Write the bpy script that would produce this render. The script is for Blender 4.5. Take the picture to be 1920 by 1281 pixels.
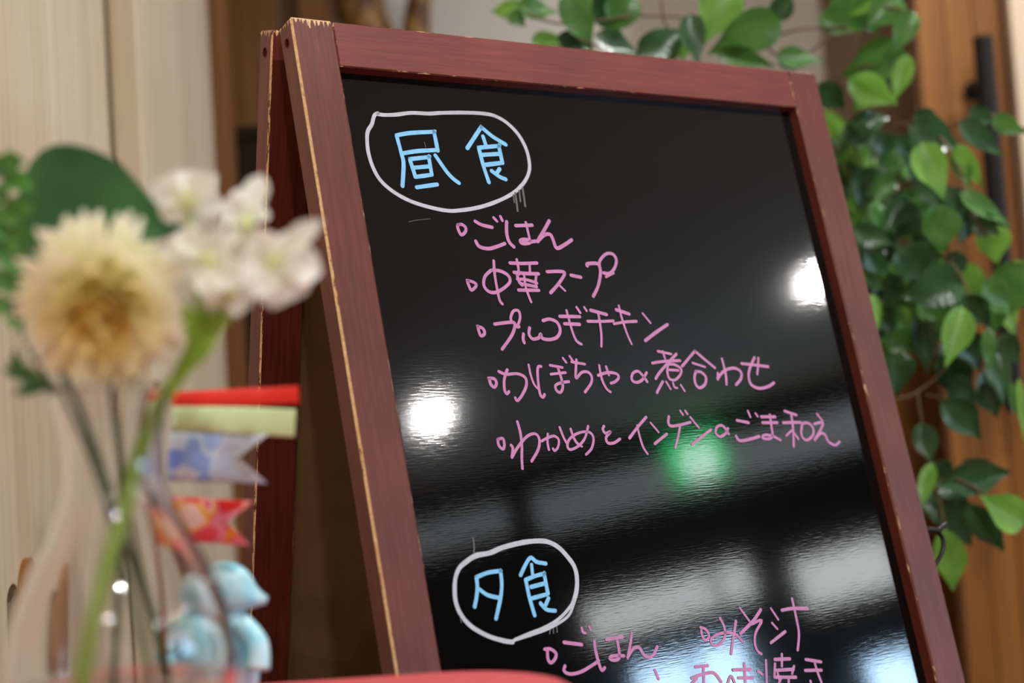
import bpy, bmesh, math, random
from mathutils import Vector, Matrix, noise
random.seed(7)
scene = bpy.context.scene
for o in list(bpy.data.objects): bpy.data.objects.remove(o)
col = scene.collection

# ------------------------------------------------------------------ camera
FPX, PITCH, ROLL, CAMH = 2900.0, 0.06254, -0.06506, 0.85
def cam_axes():
    cp, sp = math.cos(PITCH), math.sin(PITCH)
    r = Vector((1, 0, 0)); f = Vector((0, cp, sp)); u = Vector((0, -sp, cp))
    c, s = math.cos(ROLL), math.sin(ROLL)
    return r*c + u*s, f, u*c - r*s
CR, CF, CU = cam_axes()
CAM = Vector((0, 0, CAMH))
cd = bpy.data.cameras.new('camera'); cam = bpy.data.objects.new('camera', cd); col.objects.link(cam)
m = Matrix.Identity(4)
for i in range(3):
    m[i][0] = CR[i]; m[i][1] = CU[i]; m[i][2] = -CF[i]; m[i][3] = CAM[i]
cam.matrix_world = m
cd.sensor_width = 36.0; cd.lens = FPX/1920*36.0; cd.clip_start = .01
cd.dof.use_dof = True; cd.dof.focus_distance = 1.315; cd.dof.aperture_fstop = 2.9
scene.camera = cam
# ------------------------------------------------------------------ world, exposure
w = bpy.data.worlds.new('world'); scene.world = w; w.use_nodes = True
w.node_tree.nodes['Background'].inputs[0].default_value = (.9, .95, 1, 1)
w.node_tree.nodes['Background'].inputs[1].default_value = 0.0
vs = scene.view_settings
vs.view_transform = 'Standard'; vs.look = 'None'; vs.gamma = 1; vs.exposure = 0.25; vs.use_curve_mapping = False
# ceiling downlights of one kind, all outside the picture: the row whose two lamps are mirrored in the black panel,
# and the parallel row over the board, vase and wall (1.55 m apart along each row); built as fixtures further down
CEIL = 2.6
LAMP_W, LAMP_D = 22.0, .10
LAMPS = [(3.54, -1.89), (3.95, -.40), (4.36, 1.09), (-.05, -2.52), (.36, -1.03), (.77, .47), (1.18, 1.96)]
LAMP_COLOR = (1.0, .98, .95)

# ------------------------------------------------------------------ helpers
def ray(x, y): return CF + CR*((x-960)/FPX) + CU*((640.5-y)/FPX)
def at(x, y, Y):                       # point seen at pixel (x, y) whose world depth is Y
    q = ray(x, y); return CAM + q*(Y/q.y)
def on_plane(x, y, P, n):
    q = ray(x, y); return CAM + q*((P-CAM).dot(n)/q.dot(n))
def link(o, parent=None):
    col.objects.link(o)
    if parent: o.parent = parent
    return o
def mesh_obj(name, verts, faces, mats, parent=None, fm=None, smooth=False):
    me = bpy.data.meshes.new(name); me.from_pydata([tuple(v) for v in verts], [], faces); me.update()
    for mt in (mats if isinstance(mats, (list, tuple)) else [mats]): me.materials.append(mt)
    if fm:
        for p, i in zip(me.polygons, fm): p.material_index = i
    if smooth:
        for p in me.polygons: p.use_smooth = True
    return link(bpy.data.objects.new(name, me), parent)
def bm_obj(name, bm, mats, parent=None, smooth=False):
    me = bpy.data.meshes.new(name); bm.normal_update(); bm.to_mesh(me); bm.free()
    for mt in (mats if isinstance(mats, (list, tuple)) else [mats]): me.materials.append(mt)
    if smooth:
        for p in me.polygons: p.use_smooth = True
    return link(bpy.data.objects.new(name, me), parent)
def tag(o, label, cat=None, group=None, kind=None):
    o['label'] = label
    if cat: o['category'] = cat
    if group: o['group'] = group
    if kind: o['kind'] = kind
    return o
def struct(o, label, cat=None):
    o['kind'] = 'structure'; o['label'] = label
    if cat: o['category'] = cat
    return o
def empty(name, loc): 
    o = bpy.data.objects.new(name, None); o.location = loc; o.empty_display_size = .05; return link(o)
def child(o, parent):                  # parent an object modelled in world coordinates to an unrotated empty
    o.parent = parent; o.location = o.location - parent.location; return o
def bm_box(bm, lo, hi, mat=0):
    vs_ = [bm.verts.new((x, y, z)) for x in (lo[0], hi[0]) for y in (lo[1], hi[1]) for z in (lo[2], hi[2])]
    fs = [(0,1,3,2),(4,6,7,5),(0,4,5,1),(2,3,7,6),(0,2,6,4),(1,5,7,3)]
    r = []
    for f in fs:
        ff = bm.faces.new([vs_[i] for i in f]); ff.material_index = mat; r.append(ff)
    return r
def box_obj(name, lo, hi, mats, parent=None, bevel=0):
    bm = bmesh.new(); bm_box(bm, lo, hi)
    if bevel: bmesh.ops.bevel(bm, geom=list(bm.edges), offset=bevel, segments=2, affect='EDGES', profile=.6)
    return bm_obj(name, bm, mats, parent)
def tube(path, radii, n=10, cap=True):
    verts, faces = [], []
    path = [Vector(p) for p in path]
    up = Vector((0.13, .21, 1)).normalized()
    for i, p in enumerate(path):
        t = (path[min(i+1, len(path)-1)] - path[max(i-1, 0)]).normalized()
        a = t.cross(up)
        if a.length < 1e-3: a = t.cross(Vector((1, 0, 0)))
        a.normalize(); b = t.cross(a)
        r = radii[i] if isinstance(radii, (list, tuple)) else radii
        for k in range(n):
            th = 2*math.pi*k/n; verts.append(p + a*(r*math.cos(th)) + b*(r*math.sin(th)))
    for i in range(len(path)-1):
        for k in range(n):
            k2 = (k+1) % n; faces.append((i*n+k, i*n+k2, (i+1)*n+k2, (i+1)*n+k))
    if cap:
        faces.append(tuple(range(n-1, -1, -1))); L = (len(path)-1)*n; faces.append(tuple(L+k for k in range(n)))
    return verts, faces
def smooth_path(pts, n=6):
    pts = [Vector(p) for p in pts]; out = []
    if len(pts) < 3:
        return [pts[0].lerp(pts[-1], i/n) for i in range(n+1)]
    for i in range(len(pts)-1):
        p0 = pts[max(i-1, 0)]; p1 = pts[i]; p2 = pts[i+1]; p3 = pts[min(i+2, len(pts)-1)]
        for k in range(n):
            t = k/n
            out.append(.5*((2*p1) + (p2-p0)*t + (2*p0-5*p1+4*p2-p3)*t*t + (3*p1-p0-3*p2+p3)*t**3))
    out.append(pts[-1]); return out
def lathe(profile, n=40):
    verts, faces = [], []
    for r, z in profile:
        for k in range(n):
            th = 2*math.pi*k/n; verts.append((r*math.cos(th), r*math.sin(th), z))
    for i in range(len(profile)-1):
        for k in range(n):
            k2 = (k+1) % n; faces.append((i*n+k, i*n+k2, (i+1)*n+k2, (i+1)*n+k))
    return verts, faces

# ------------------------------------------------------------------ materials
def srgb(r, g, b):
    f = lambda c: (c/255/12.92) if c/255 <= .04045 else ((c/255+.055)/1.055)**2.4
    return (f(r), f(g), f(b), 1)
def new_mat(name):
    mt = bpy.data.materials.new(name); mt.use_nodes = True
    nt = mt.node_tree; return mt, nt, nt.nodes['Principled BSDF']
def N(nt, t, **kw):
    n = nt.nodes.new(t)
    for k, v in kw.items():
        if k.startswith('i_'): n.inputs[k[2:].replace('_', ' ')].default_value = v
        else: setattr(n, k, v)
    return n
def ramp(nt, src, stops):
    r = nt.nodes.new('ShaderNodeValToRGB'); el = r.color_ramp.elements
    while len(el) < len(stops): el.new(.5)
    for e, (p, c) in zip(el, stops): e.position = p; e.color = c
    nt.links.new(src, r.inputs[0]); return r.outputs[0]
def plain(name, c, rough=.5, metal=0, spec=.5, bump=0, bscale=200, vary=.0, vscale=20):
    mt, nt, b = new_mat(name)
    b.inputs['Base Color'].default_value = c; b.inputs['Roughness'].default_value = rough
    b.inputs['Metallic'].default_value = metal; b.inputs['Specular IOR Level'].default_value = spec
    tc = N(nt, 'ShaderNodeTexCoord')
    if vary:
        nz = N(nt, 'ShaderNodeTexNoise', i_Scale=vscale, i_Detail=3); nt.links.new(tc.outputs['Object'], nz.inputs['Vector'])
        a = tuple(x*(1-vary) for x in c[:3])+(1,); d = tuple(min(1, x*(1+vary)) for x in c[:3])+(1,)
        nt.links.new(ramp(nt, nz.outputs['Fac'], [(.3, a), (.7, d)]), b.inputs['Base Color'])
    if bump:
        nz = N(nt, 'ShaderNodeTexNoise', i_Scale=bscale, i_Detail=2); nt.links.new(tc.outputs['Object'], nz.inputs['Vector'])
        bp = N(nt, 'ShaderNodeBump', i_Strength=bump, i_Distance=.001); nt.links.new(nz.outputs['Fac'], bp.inputs['Height'])
        nt.links.new(bp.outputs[0], b.inputs['Normal'])
    return mt
def wood(name, c1, c2, scale=(30, 30, 1.2), rough=.45, wav=0, spec=.4):
    mt, nt, b = new_mat(name)
    tc = N(nt, 'ShaderNodeTexCoord'); mp = N(nt, 'ShaderNodeMapping'); mp.inputs['Scale'].default_value = scale
    nt.links.new(tc.outputs['Object'], mp.inputs['Vector'])
    nz = N(nt, 'ShaderNodeTexNoise', i_Scale=1, i_Detail=6, i_Roughness=.6, i_Distortion=.4); nt.links.new(mp.outputs[0], nz.inputs['Vector'])
    nt.links.new(ramp(nt, nz.outputs['Fac'], [(.3, c1), (.68, c2)]), b.inputs['Base Color'])
    b.inputs['Roughness'].default_value = rough; b.inputs['Specular IOR Level'].default_value = spec
    bp = N(nt, 'ShaderNodeBump', i_Strength=.08, i_Distance=.0006); nt.links.new(nz.outputs['Fac'], bp.inputs['Height'])
    nt.links.new(bp.outputs[0], b.inputs['Normal'])
    return mt
def emit(name, c, s):
    mt, nt, b = new_mat(name)
    b.inputs['Base Color'].default_value = (.1, .1, .1, 1)
    b.inputs['Emission Color'].default_value = c; b.inputs['Emission Strength'].default_value = s
    return mt
CREAM1, CREAM2 = srgb(205, 165, 112), srgb(226, 194, 148)
def paint(name, axis, edge=None, top=0.0, c1=srgb(80, 33, 25), c2=srgb(108, 49, 38), streak=.0):
    """red-brown painted wood; axis = grain direction in object space; edge = wear threshold for worn arrises"""
    mt, nt, b = new_mat(name); L = nt.links
    tc = N(nt, 'ShaderNodeTexCoord'); mp = N(nt, 'ShaderNodeMapping')
    mp.inputs['Scale'].default_value = (12, 260, 260) if axis == 'x' else (260, 260, 12)
    L.new(tc.outputs['Object'], mp.inputs['Vector'])
    g = N(nt, 'ShaderNodeTexNoise', i_Scale=1.0, i_Detail=5, i_Roughness=.65); L.new(mp.outputs[0], g.inputs['Vector'])
    big = N(nt, 'ShaderNodeTexNoise', i_Scale=9, i_Detail=2); L.new(tc.outputs['Object'], big.inputs['Vector'])
    ad = N(nt, 'ShaderNodeMath', operation='ADD'); L.new(g.outputs['Fac'], ad.inputs[0]); L.new(big.outputs['Fac'], ad.inputs[1])
    hf = N(nt, 'ShaderNodeMath', operation='MULTIPLY'); hf.inputs[1].default_value = .5; L.new(ad.outputs[0], hf.inputs[0])
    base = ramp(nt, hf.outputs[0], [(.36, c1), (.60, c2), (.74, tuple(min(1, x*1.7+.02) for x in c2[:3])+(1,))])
    cn = N(nt, 'ShaderNodeTexNoise', i_Scale=420, i_Detail=3); L.new(tc.outputs['Object'], cn.inputs['Vector'])
    cream = ramp(nt, cn.outputs['Fac'], [(.35, CREAM1), (.65, CREAM2)])
    # sparse chips on the faces
    mp2 = N(nt, 'ShaderNodeMapping'); mp2.inputs['Scale'].default_value = (1, 1, .55) if axis == 'z' else (.55, 1, 1)
    L.new(tc.outputs['Object'], mp2.inputs['Vector'])
    vo = N(nt, 'ShaderNodeTexVoronoi', i_Scale=38); L.new(mp2.outputs[0], vo.inputs['Vector'])
    sep = N(nt, 'ShaderNodeSeparateColor'); L.new(vo.outputs['Color'], sep.inputs[0])
    rr = N(nt, 'ShaderNodeMath', operation='MULTIPLY'); rr.inputs[1].default_value = .055; L.new(sep.outputs[0], rr.inputs[0])
    lt = N(nt, 'ShaderNodeMath', operation='LESS_THAN'); L.new(vo.outputs['Distance'], lt.inputs[0]); L.new(rr.outputs[0], lt.inputs[1])
    gt = N(nt, 'ShaderNodeMath', operation='GREATER_THAN'); L.new(sep.outputs[1], gt.inputs[0]); gt.inputs[1].default_value = .78
    mask = N(nt, 'ShaderNodeMath', operation='MULTIPLY'); L.new(lt.outputs[0], mask.inputs[0]); L.new(gt.outputs[0], mask.inputs[1])
    out = mask.outputs[0]
    if edge is not None:
        mp3 = N(nt, 'ShaderNodeMapping'); mp3.inputs['Scale'].default_value = (60, 300, 300) if axis == 'x' else (300, 300, 45)
        L.new(tc.outputs['Object'], mp3.inputs['Vector'])
        en = N(nt, 'ShaderNodeTexNoise', i_Scale=1, i_Detail=4, i_Roughness=.7); L.new(mp3.outputs[0], en.inputs['Vector'])
        eg = N(nt, 'ShaderNodeMath', operation='GREATER_THAN'); L.new(en.outputs['Fac'], eg.inputs[0]); eg.inputs[1].default_value = edge
        mx = N(nt, 'ShaderNodeMath', operation='MAXIMUM'); L.new(out, mx.inputs[0]); L.new(eg.outputs[0], mx.inputs[1]); out = mx.outputs[0]
    if top:
        sx = N(nt, 'ShaderNodeSeparateXYZ'); L.new(tc.outputs['Object'], sx.inputs[0])
        mp4 = N(nt, 'ShaderNodeMapping'); mp4.inputs['Scale'].default_value = (330, 330, 40); L.new(tc.outputs['Object'], mp4.inputs['Vector'])
        tn = N(nt, 'ShaderNodeTexNoise', i_Scale=1, i_Detail=4); L.new(mp4.outputs[0], tn.inputs['Vector'])
        t1 = N(nt, 'ShaderNodeMath', operation='MULTIPLY_ADD'); L.new(tn.outputs['Fac'], t1.inputs[0]); t1.inputs[1].default_value = top; L.new(sx.outputs[2], t1.inputs[2])
        t2 = N(nt, 'ShaderNodeMath', operation='GREATER_THAN'); L.new(t1.outputs[0], t2.inputs[0]); t2.inputs[1].default_value = top*.42
        mx = N(nt, 'ShaderNodeMath', operation='MAXIMUM'); L.new(out, mx.inputs[0]); L.new(t2.outputs[0], mx.inputs[1]); out = mx.outputs[0]
    mix = N(nt, 'ShaderNodeMix', data_type='RGBA'); L.new(out, mix.inputs[0]); L.new(base, mix.inputs[6]); L.new(cream, mix.inputs[7])
    L.new(mix.outputs[2], b.inputs['Base Color'])
    b.inputs['Roughness'].default_value = .4; b.inputs['Specular IOR Level'].default_value = .4
    bp = N(nt, 'ShaderNodeBump', i_Strength=.35, i_Distance=.0006); L.new(g.outputs['Fac'], bp.inputs['Height']); L.new(bp.outputs[0], b.inputs['Normal'])
    return mt
def leaf_mat(name, c1, c2, rough=.4, trans=.35):
    mt, nt, b = new_mat(name); L = nt.links
    tc = N(nt, 'ShaderNodeTexCoord'); oi = N(nt, 'ShaderNodeObjectInfo')
    nz = N(nt, 'ShaderNodeTexNoise', i_Scale=2.2, i_Detail=3, noise_dimensions='4D'); L.new(tc.outputs['Object'], nz.inputs['Vector'])
    mu = N(nt, 'ShaderNodeMath', operation='MULTIPLY'); mu.inputs[1].default_value = 40; L.new(oi.outputs['Random'], mu.inputs[0]); L.new(mu.outputs[0], nz.inputs['W'])
    cc = ramp(nt, nz.outputs['Fac'], [(.3, c1), (.7, c2)])
    L.new(cc, b.inputs['Base Color']); b.inputs['Roughness'].default_value = rough
    # side veins as fine relief
    wv = N(nt, 'ShaderNodeTexWave', i_Scale=3.2, i_Distortion=1.0, bands_direction='Y'); L.new(tc.outputs['Object'], wv.inputs['Vector'])
    bp = N(nt, 'ShaderNodeBump', i_Strength=.12, i_Distance=.003); L.new(wv.outputs['Fac'], bp.inputs['Height']); L.new(bp.outputs[0], b.inputs['Normal'])
    tr = N(nt, 'ShaderNodeBsdfTranslucent'); L.new(cc, tr.inputs[0])
    ms = N(nt, 'ShaderNodeMixShader'); ms.inputs[0].default_value = trans
    L.new(b.outputs[0], ms.inputs[1]); L.new(tr.outputs[0], ms.inputs[2]); L.new(ms.outputs[0], nt.nodes['Material Output'].inputs[0])
    return mt
M = {}
M['white_wall'] = plain('white_wall', srgb(238, 236, 233), .8, bump=.1, bscale=120)
M['ceiling'] = plain('ceiling', srgb(225, 220, 212), .9)
M['mauve_wall'] = plain('mauve_wall', srgb(158, 128, 110), .8, bump=.1, bscale=90, vary=.04)
M['beige_wall'] = plain('beige_wall', srgb(222, 200, 178), .8, bump=.1, bscale=90)
M['plain_wall'] = plain('plain_wall', srgb(205, 190, 170), .85)
M['pale_wood'] = wood('pale_wood', srgb(202, 182, 154), srgb(224, 209, 186), (40, 40, .5), .55, spec=.3)
M['brown_wood'] = wood('brown_wood', srgb(106, 67, 30), srgb(138, 93, 45), (28, 28, 1.4), .5)
M['door_wood'] = wood('door_wood', srgb(116, 70, 28), srgb(152, 100, 46), (24, 24, 1.2), .42)
M['jamb_wood'] = wood('jamb_wood', srgb(108, 66, 32), srgb(138, 92, 48), (24, 24, 1.2), .5)
M['floor_wood'] = wood('floor_wood', srgb(96, 70, 48), srgb(122, 92, 66), (3, 40, 40), .4)
M['dark_wood'] = wood('dark_wood', srgb(28, 19, 13), srgb(42, 30, 21), (28, 28, 1.4), .7, spec=.2)
M['black_wood'] = wood('black_wood', srgb(12, 10, 9), srgb(22, 19, 17), (28, 28, 1.4), .7, spec=.2)
M['black_metal'] = plain('black_metal', srgb(20, 19, 19), .45, spec=.25, bump=.05)
M['iron'] = plain('iron', srgb(30, 26, 24), .3, metal=.6)
M['white_plastic'] = plain('white_plastic', srgb(235, 235, 230), .4)

# ------------------------------------------------------------------ room shell
ROOM_Y0, ROOM_Y1 = -3.5, 3.3
def wx(y): return 5.265 + .5*y          # the slanting window wall on the right
def poly_slab(name, pts, z0, z1, mat):
    n = len(pts); v = [(x, y, z0) for x, y in pts] + [(x, y, z1) for x, y in pts]
    f = [tuple(range(n-1, -1, -1)), tuple(range(n, 2*n))] + [(i, (i+1) % n, n+(i+1) % n, n+i) for i in range(n)]
    return mesh_obj(name, v, f, mat)
outline = [(-1.0, ROOM_Y0-.2), (wx(ROOM_Y0)+.3, ROOM_Y0-.2), (wx(ROOM_Y1)+.3, ROOM_Y1+.2), (-1.0, ROOM_Y1+.2)]
fl = poly_slab('floor', outline, -.1, 0, M['floor_wood']); struct(fl, 'brown wooden floor of the hall', 'floor')
ce = poly_slab('ceiling', outline, CEIL, CEIL+.1, M['ceiling']); struct(ce, 'white plastered ceiling with downlights', 'ceiling')
LX = -.481
# far white wall, wall behind the camera
o = box_obj('wall_back', (-1.0, ROOM_Y1, 0), (wx(ROOM_Y1)+.2, ROOM_Y1+.15, CEIL), M['white_wall']); struct(o, 'plain white wall behind plant and menu board', 'wall')
o = box_obj('wall_front', (-1.0, ROOM_Y0-.15, 0), (wx(ROOM_Y0)+.2, ROOM_Y0, CEIL), M['plain_wall']); struct(o, 'beige wall opposite the menu board', 'wall')

# left wall: pale wood-grain sliding panels with recessed oblong pulls, seen at a grazing angle
TRIM_Y = 2.6
wl = empty('wall_left', (LX-.12, .5, 0)); struct(wl, 'pale wood-grain panelled wall beside the flower vase', 'wall')
def panel_with_slot(name, x, y0, y1, z0, z1, slot=None, th=.04):
    """panel whose face is at x (facing +X); slot = (yc, halfwidth, zlo, zhi) stadium recess"""
    bm = bmesh.new()
    if slot is None:
        bm_box(bm, (x-th, y0, z0), (x, y1, z1))
        bmesh.ops.bevel(bm, geom=list(bm.edges), offset=.003, segments=1, affect='EDGES')
        return child(bm_obj(name, bm, M['pale_wood']), wl)
    yc, hw, zl, zh = slot; n = 12; ring = []
    for k in range(n+1): a = math.pi*k/n; ring.append((yc+hw*math.cos(a), zh-hw+hw*math.sin(a)))
    for k in range(n+1): a = math.pi+math.pi*k/n; ring.append((yc+hw*math.cos(a), zl+hw+hw*math.sin(a)))
    R = len(ring)
    outer = []
    for (py, pz) in ring:                                # radial projection of the ring on the panel's border
        cy, cz = yc, (zl+zh)/2; dy, dz = py-cy, pz-cz; s = 1e9
        if dy > 1e-9: s = min(s, (y1-cy)/dy)
        if dy < -1e-9: s = min(s, (y0-cy)/dy)
        if dz > 1e-9: s = min(s, (z1-cz)/dz)
        if dz < -1e-9: s = min(s, (z0-cz)/dz)
        outer.append((cy+dy*s, cz+dz*s))
    A = [bm.verts.new((x, a, b)) for a, b in ring]; B_ = [bm.verts.new((x, a, b)) for a, b in outer]
    C_ = [bm.verts.new((x-.016, a, b)) for a, b in ring]
    for i in range(R):
        j = (i+1) % R
        bm.faces.new((A[i], A[j], B_[j], B_[i])); bm.faces.new((A[j], A[i], C_[i], C_[j]))
    bm.faces.new(C_)
    corner = [(y0, z0), (y1, z0), (y1, z1), (y0, z1)]
    # fill the panel's corners left by the radial fan
    for (cy, cz) in corner:
        best = None
        for i in range(R):
            j = (i+1) % R; a, b = outer[i], outer[j]
            onA = (abs(a[0]-cy) < 1e-6 or abs(a[1]-cz) < 1e-6) and (abs(b[0]-cy) < 1e-6 or abs(b[1]-cz) < 1e-6)
            if onA and not (abs(a[0]-b[0]) < 1e-6 or abs(a[1]-b[1]) < 1e-6): best = (i, j)
        if best: bm.faces.new((B_[best[0]], B_[best[1]], bm.verts.new((x, cy, cz))))
    bmesh.ops.recalc_face_normals(bm, faces=list(bm.faces))
    return child(bm_obj(name, bm, M['pale_wood']), wl)
child(box_obj('backing', (LX-.12, ROOM_Y0, 0), (LX-.045, TRIM_Y-.01, CEIL), M['pale_wood']), wl)
def wall_hit(px, py, X=LX):
    q = ray(px, py); return CAM + q*((X-CAM.x)/q.x)
ps = wall_hit(20, 1100); seam = wall_hit(268, 280)
panel_with_slot('panel', LX, seam.y+.003, TRIM_Y-.012, .05, CEIL-.05)
panel_with_slot('panel', LX, 1.2, seam.y-.003, .05, CEIL-.05, slot=(ps.y+.006, .019, ps.z-.19, ps.z+.002))
panel_with_slot('panel', LX, .15, 1.194, .05, CEIL-.05)
panel_with_slot('panel', LX, -1.0, .144, .05, CEIL-.05); panel_with_slot('panel', LX, -2.2, -1.006, .05, CEIL-.05); panel_with_slot('panel', LX, ROOM_Y0, -2.206, .05, CEIL-.05)
# brown oval finger plate set beside the slot
pp = wall_hit(46, 1046)
v, f = [], []
nseg = 28
for layer, (sx, xx) in enumerate([(1.0, 0.0), (1.0, .006), (.86, .010)]):
    for k in range(nseg):
        a = 2*math.pi*k/nseg; v.append((LX+xx, pp.y+.034*sx*math.cos(a), pp.z-.075+.075*sx*math.sin(a)))
for l in range(2):
    for k in range(nseg): k2 = (k+1) % nseg; f.append((l*nseg+k, l*nseg+k2, (l+1)*nseg+k2, (l+1)*nseg+k))
f.append(tuple(2*nseg+k for k in range(nseg)))
o = child(mesh_obj('finger_plate', v, f, M['door_wood'], smooth=False), wl); o['label'] = 'brown oval wooden finger plate'

# wood jamb at the end of the pale panels
a = at(392, 150, TRIM_Y); b = at(427, 150, TRIM_Y)
o = box_obj('trim_1', (LX-.10, TRIM_Y-.01, 0), (b.x, TRIM_Y+.05, CEIL), M['jamb_wood'], bevel=.004); struct(o, 'brown wooden jamb at the end of the pale panels', 'trim')
# brown plank wall behind the jamb, dark cabinet in front of it
PW_Y = 2.96
bw = empty('wall_back_left', (-.5, PW_Y, 0)); struct(bw, 'brown wooden plank wall behind the board top corner', 'wall')
xs = [-1.0, at(523, 30, PW_Y).x, at(556, 30, PW_Y).x, at(632, 30, PW_Y).x]
for i in range(3):
    dy = (0, .03, 0)[i]
    child(box_obj('plank', (xs[i]+.002, PW_Y+dy, 0), (xs[i+1]-.002, PW_Y+.06, CEIL), M['brown_wood'], bevel=.003), bw)
ct = at(465, 246, 2.76)
cb = empty('cabinet', (-.58, 2.76, 0)); tag(cb, 'dark brown low cabinet against the plank wall behind the jamb', 'cabinet')
child(box_obj('body', (-.78, 2.715, .06), (-.36, PW_Y-.012, ct.z-.025), M['dark_wood'], bevel=.003), cb)
child(box_obj('top', (-.79, 2.71, ct.z-.025), (-.35, PW_Y-.005, ct.z), M['dark_wood'], bevel=.003), cb)
child(box_obj('plinth', (-.77, 2.73, 0), (-.37, PW_Y-.02, .06), M['dark_wood']), cb)
for i in range(2):
    d = child(box_obj('door', (-.775+.21*i, 2.705, .08), (-.573+.21*i, 2.716, ct.z-.035), M['dark_wood'], bevel=.002), cb)
    kx = -.595 if i == 0 else -.545
    k = mesh_obj('knob', *tube([(kx, 2.706, .62), (kx, 2.695, .62), (kx, 2.688, .62), (kx, 2.682, .62)], [.004, .005, .010, .006], 12), M['iron'], d, smooth=True); k.location = -d.location - cb.location

# right of the white wall: mauve pier, brown dado, wooden door with black pull, beige wall
MV_Y, DR_Y = 3.0, 2.62
x0 = at(1608, 120, MV_Y).x; x1 = at(1724, 120, DR_Y).x
o = box_obj('wall_pier', (x0, MV_Y, 0), (x1+.25, ROOM_Y1, CEIL), M['mauve_wall'], bevel=.004); struct(o, 'mauve brown wall pier beside the wooden door', 'wall')
dz = at(1690, 610, MV_Y-.05).z
o = box_obj('trim_2', (x0-.12, MV_Y-.06, 0), (x1+.1, MV_Y, dz), M['door_wood'], bevel=.004); struct(o, 'brown wooden dado below the mauve wall pier', 'trim')
x2 = at(1884, 120, DR_Y).x
dr = empty('door_1', ((x1+x2)/2, DR_Y, 0)); struct(dr, 'brown wooden door with long black pull bar', 'door')
pw = (x2-x1)/3
for i in range(3):
    child(box_obj('plank', (x1+pw*i+.0008, DR_Y+(.0, .0015, .0)[i], .01), (x1+pw*(i+1)-.0008, DR_Y+.045, 2.3), M['door_wood'], bevel=.0015), dr)
hb_t = at(1847, 68, DR_Y-.075); hb_b = at(1897, 772, DR_Y-.075)
hx = (hb_t.x+hb_b.x)/2
prof = [(.0, 0), (.0145, 0), (.0165, .002), (.0165, hb_t.z-hb_b.z-.002), (.0145, hb_t.z-hb_b.z), (0, hb_t.z-hb_b.z)]
hv, hf = lathe(prof, 20)
hd = mesh_obj('pull_bar', hv, hf, M['black_metal'], dr, smooth=False); hd.location = Vector((hx, DR_Y-.075, hb_b.z)) - dr.location
hd['label'] = 'long black metal pull bar'
for zz in (hb_b.z+.09, hb_t.z-.075):
    s = mesh_obj('standoff', *tube([(hx, DR_Y-.07, zz), (hx, DR_Y-.006, zz), (hx, DR_Y-.006, zz), (hx, DR_Y+.004, zz)], [.009, .009, .017, .017], 14), M['black_metal'], hd); s.location = -hd.location - dr.location
o = box_obj('wall_door_head', (x1, DR_Y, 2.302), (x2+.02, DR_Y+.1, CEIL), M['beige_wall']); struct(o, 'beige wall above the wooden door', 'wall')
o = box_obj('wall_right_back', (x2+.006, DR_Y-.03, 0), (wx(DR_Y)+.1, DR_Y+.12, CEIL), M['beige_wall'], bevel=.004); struct(o, 'beige wall right of the wooden door', 'wall')

# slanting window wall on the right, reflected in the glossy panel
UD = Vector((.5, 1, 0)).normalized(); WN = Vector((-1, .5, 0)).normalized(); W0 = Vector((5.0, -.53, 0))
def wallpt(u, z, out=0): return W0 + UD*u + WN*out + Vector((0, 0, z))
def wbox(name, u0, u1, z0, z1, d0, d1, mat, parent=None):
    v = [wallpt(u, z, d) for u in (u0, u1) for d in (d0, d1) for z in (z0, z1)]
    o = mesh_obj(name, v, [(0,1,3,2),(4,6,7,5),(0,4,5,1),(2,3,7,6),(0,2,6,4),(1,5,7,3)], mat)
    if parent: child(o, parent)
    return o
o = wbox('wall_right', -3.6, 4.6, 0, CEIL, -.2, 0, M['black_wood']); struct(o, 'dark wooden wall with windows across the hall', 'wall')
o = wbox('trim_3', -3.5, 4.5, 2.53, CEIL, 0, .12, M['black_wood']); struct(o, 'dark beam along the top of the window wall', 'trim')
def window(n, u0, u1, z0, z1, mat, lab, bars=()):
    e = empty('window_%d_offscreen' % n, wallpt((u0+u1)/2, z0)); struct(e, lab, 'window')
    wbox('pane_offscreen', u0, u1, z0, z1, .002, .008, mat, e)
    for (a_, b_, c_, d_) in ((u0-.03, u0, z0-.03, z1+.03), (u1, u1+.03, z0-.03, z1+.03), (u0, u1, z0-.03, z0), (u0, u1, z1, z1+.03)):
        wbox('frame_bar', a_, b_, c_, d_, 0, .03, M['black_wood'], e)
    for ub in bars: wbox('mullion', ub-.012, ub+.012, z0, z1, .006, .025, M['black_wood'], e)
G_DIM = emit('frosted_glass_dim', (.88, .95, 1, 1), 1.55); G_MID = emit('frosted_glass_day', (.93, .97, .97, 1), 8.0); G_SKY = emit('window_daylight', (.5, .73, 1.0, 1), 26.0)
window(1, .03, 2.6, 2.30, 2.50, G_DIM, 'long narrow frosted clerestory window above the exit sign')
window(2, -.75, -.09, 2.36, 2.50, G_DIM, 'short frosted clerestory window beside a dark post')
window(3, .10, .84, 1.78, 1.955, G_MID, 'wide low window with frosted daylight glass', bars=(.68,))
window(4, 1.02, 1.46, 1.66, 1.885, G_MID, 'squarish window with frosted daylight glass')
window(5, .22, .70, .95, 1.64, G_SKY, 'tall window showing blue daylight', bars=(.47,))
window(6, 1.16, 1.38, .8, 1.39, G_SKY, 'narrow window showing blue daylight')

# exit sign hung on the window wall
ex = empty('exit_sign_offscreen', wallpt(.78, 2.36)); tag(ex, 'green illuminated emergency exit sign box on the dark window wall', 'sign')
GREEN = emit('exit_green', (.015, .75, .2, 1), 11); EXW = emit('exit_white', (.75, 1, .9, 1), 16.0)
wbox('housing', .645, .905, 2.325, 2.60, .035, .10, M['white_plastic'], ex)
wbox('face_offscreen', .65, .90, 2.33, 2.595, .10, .104, GREEN, ex)
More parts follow.
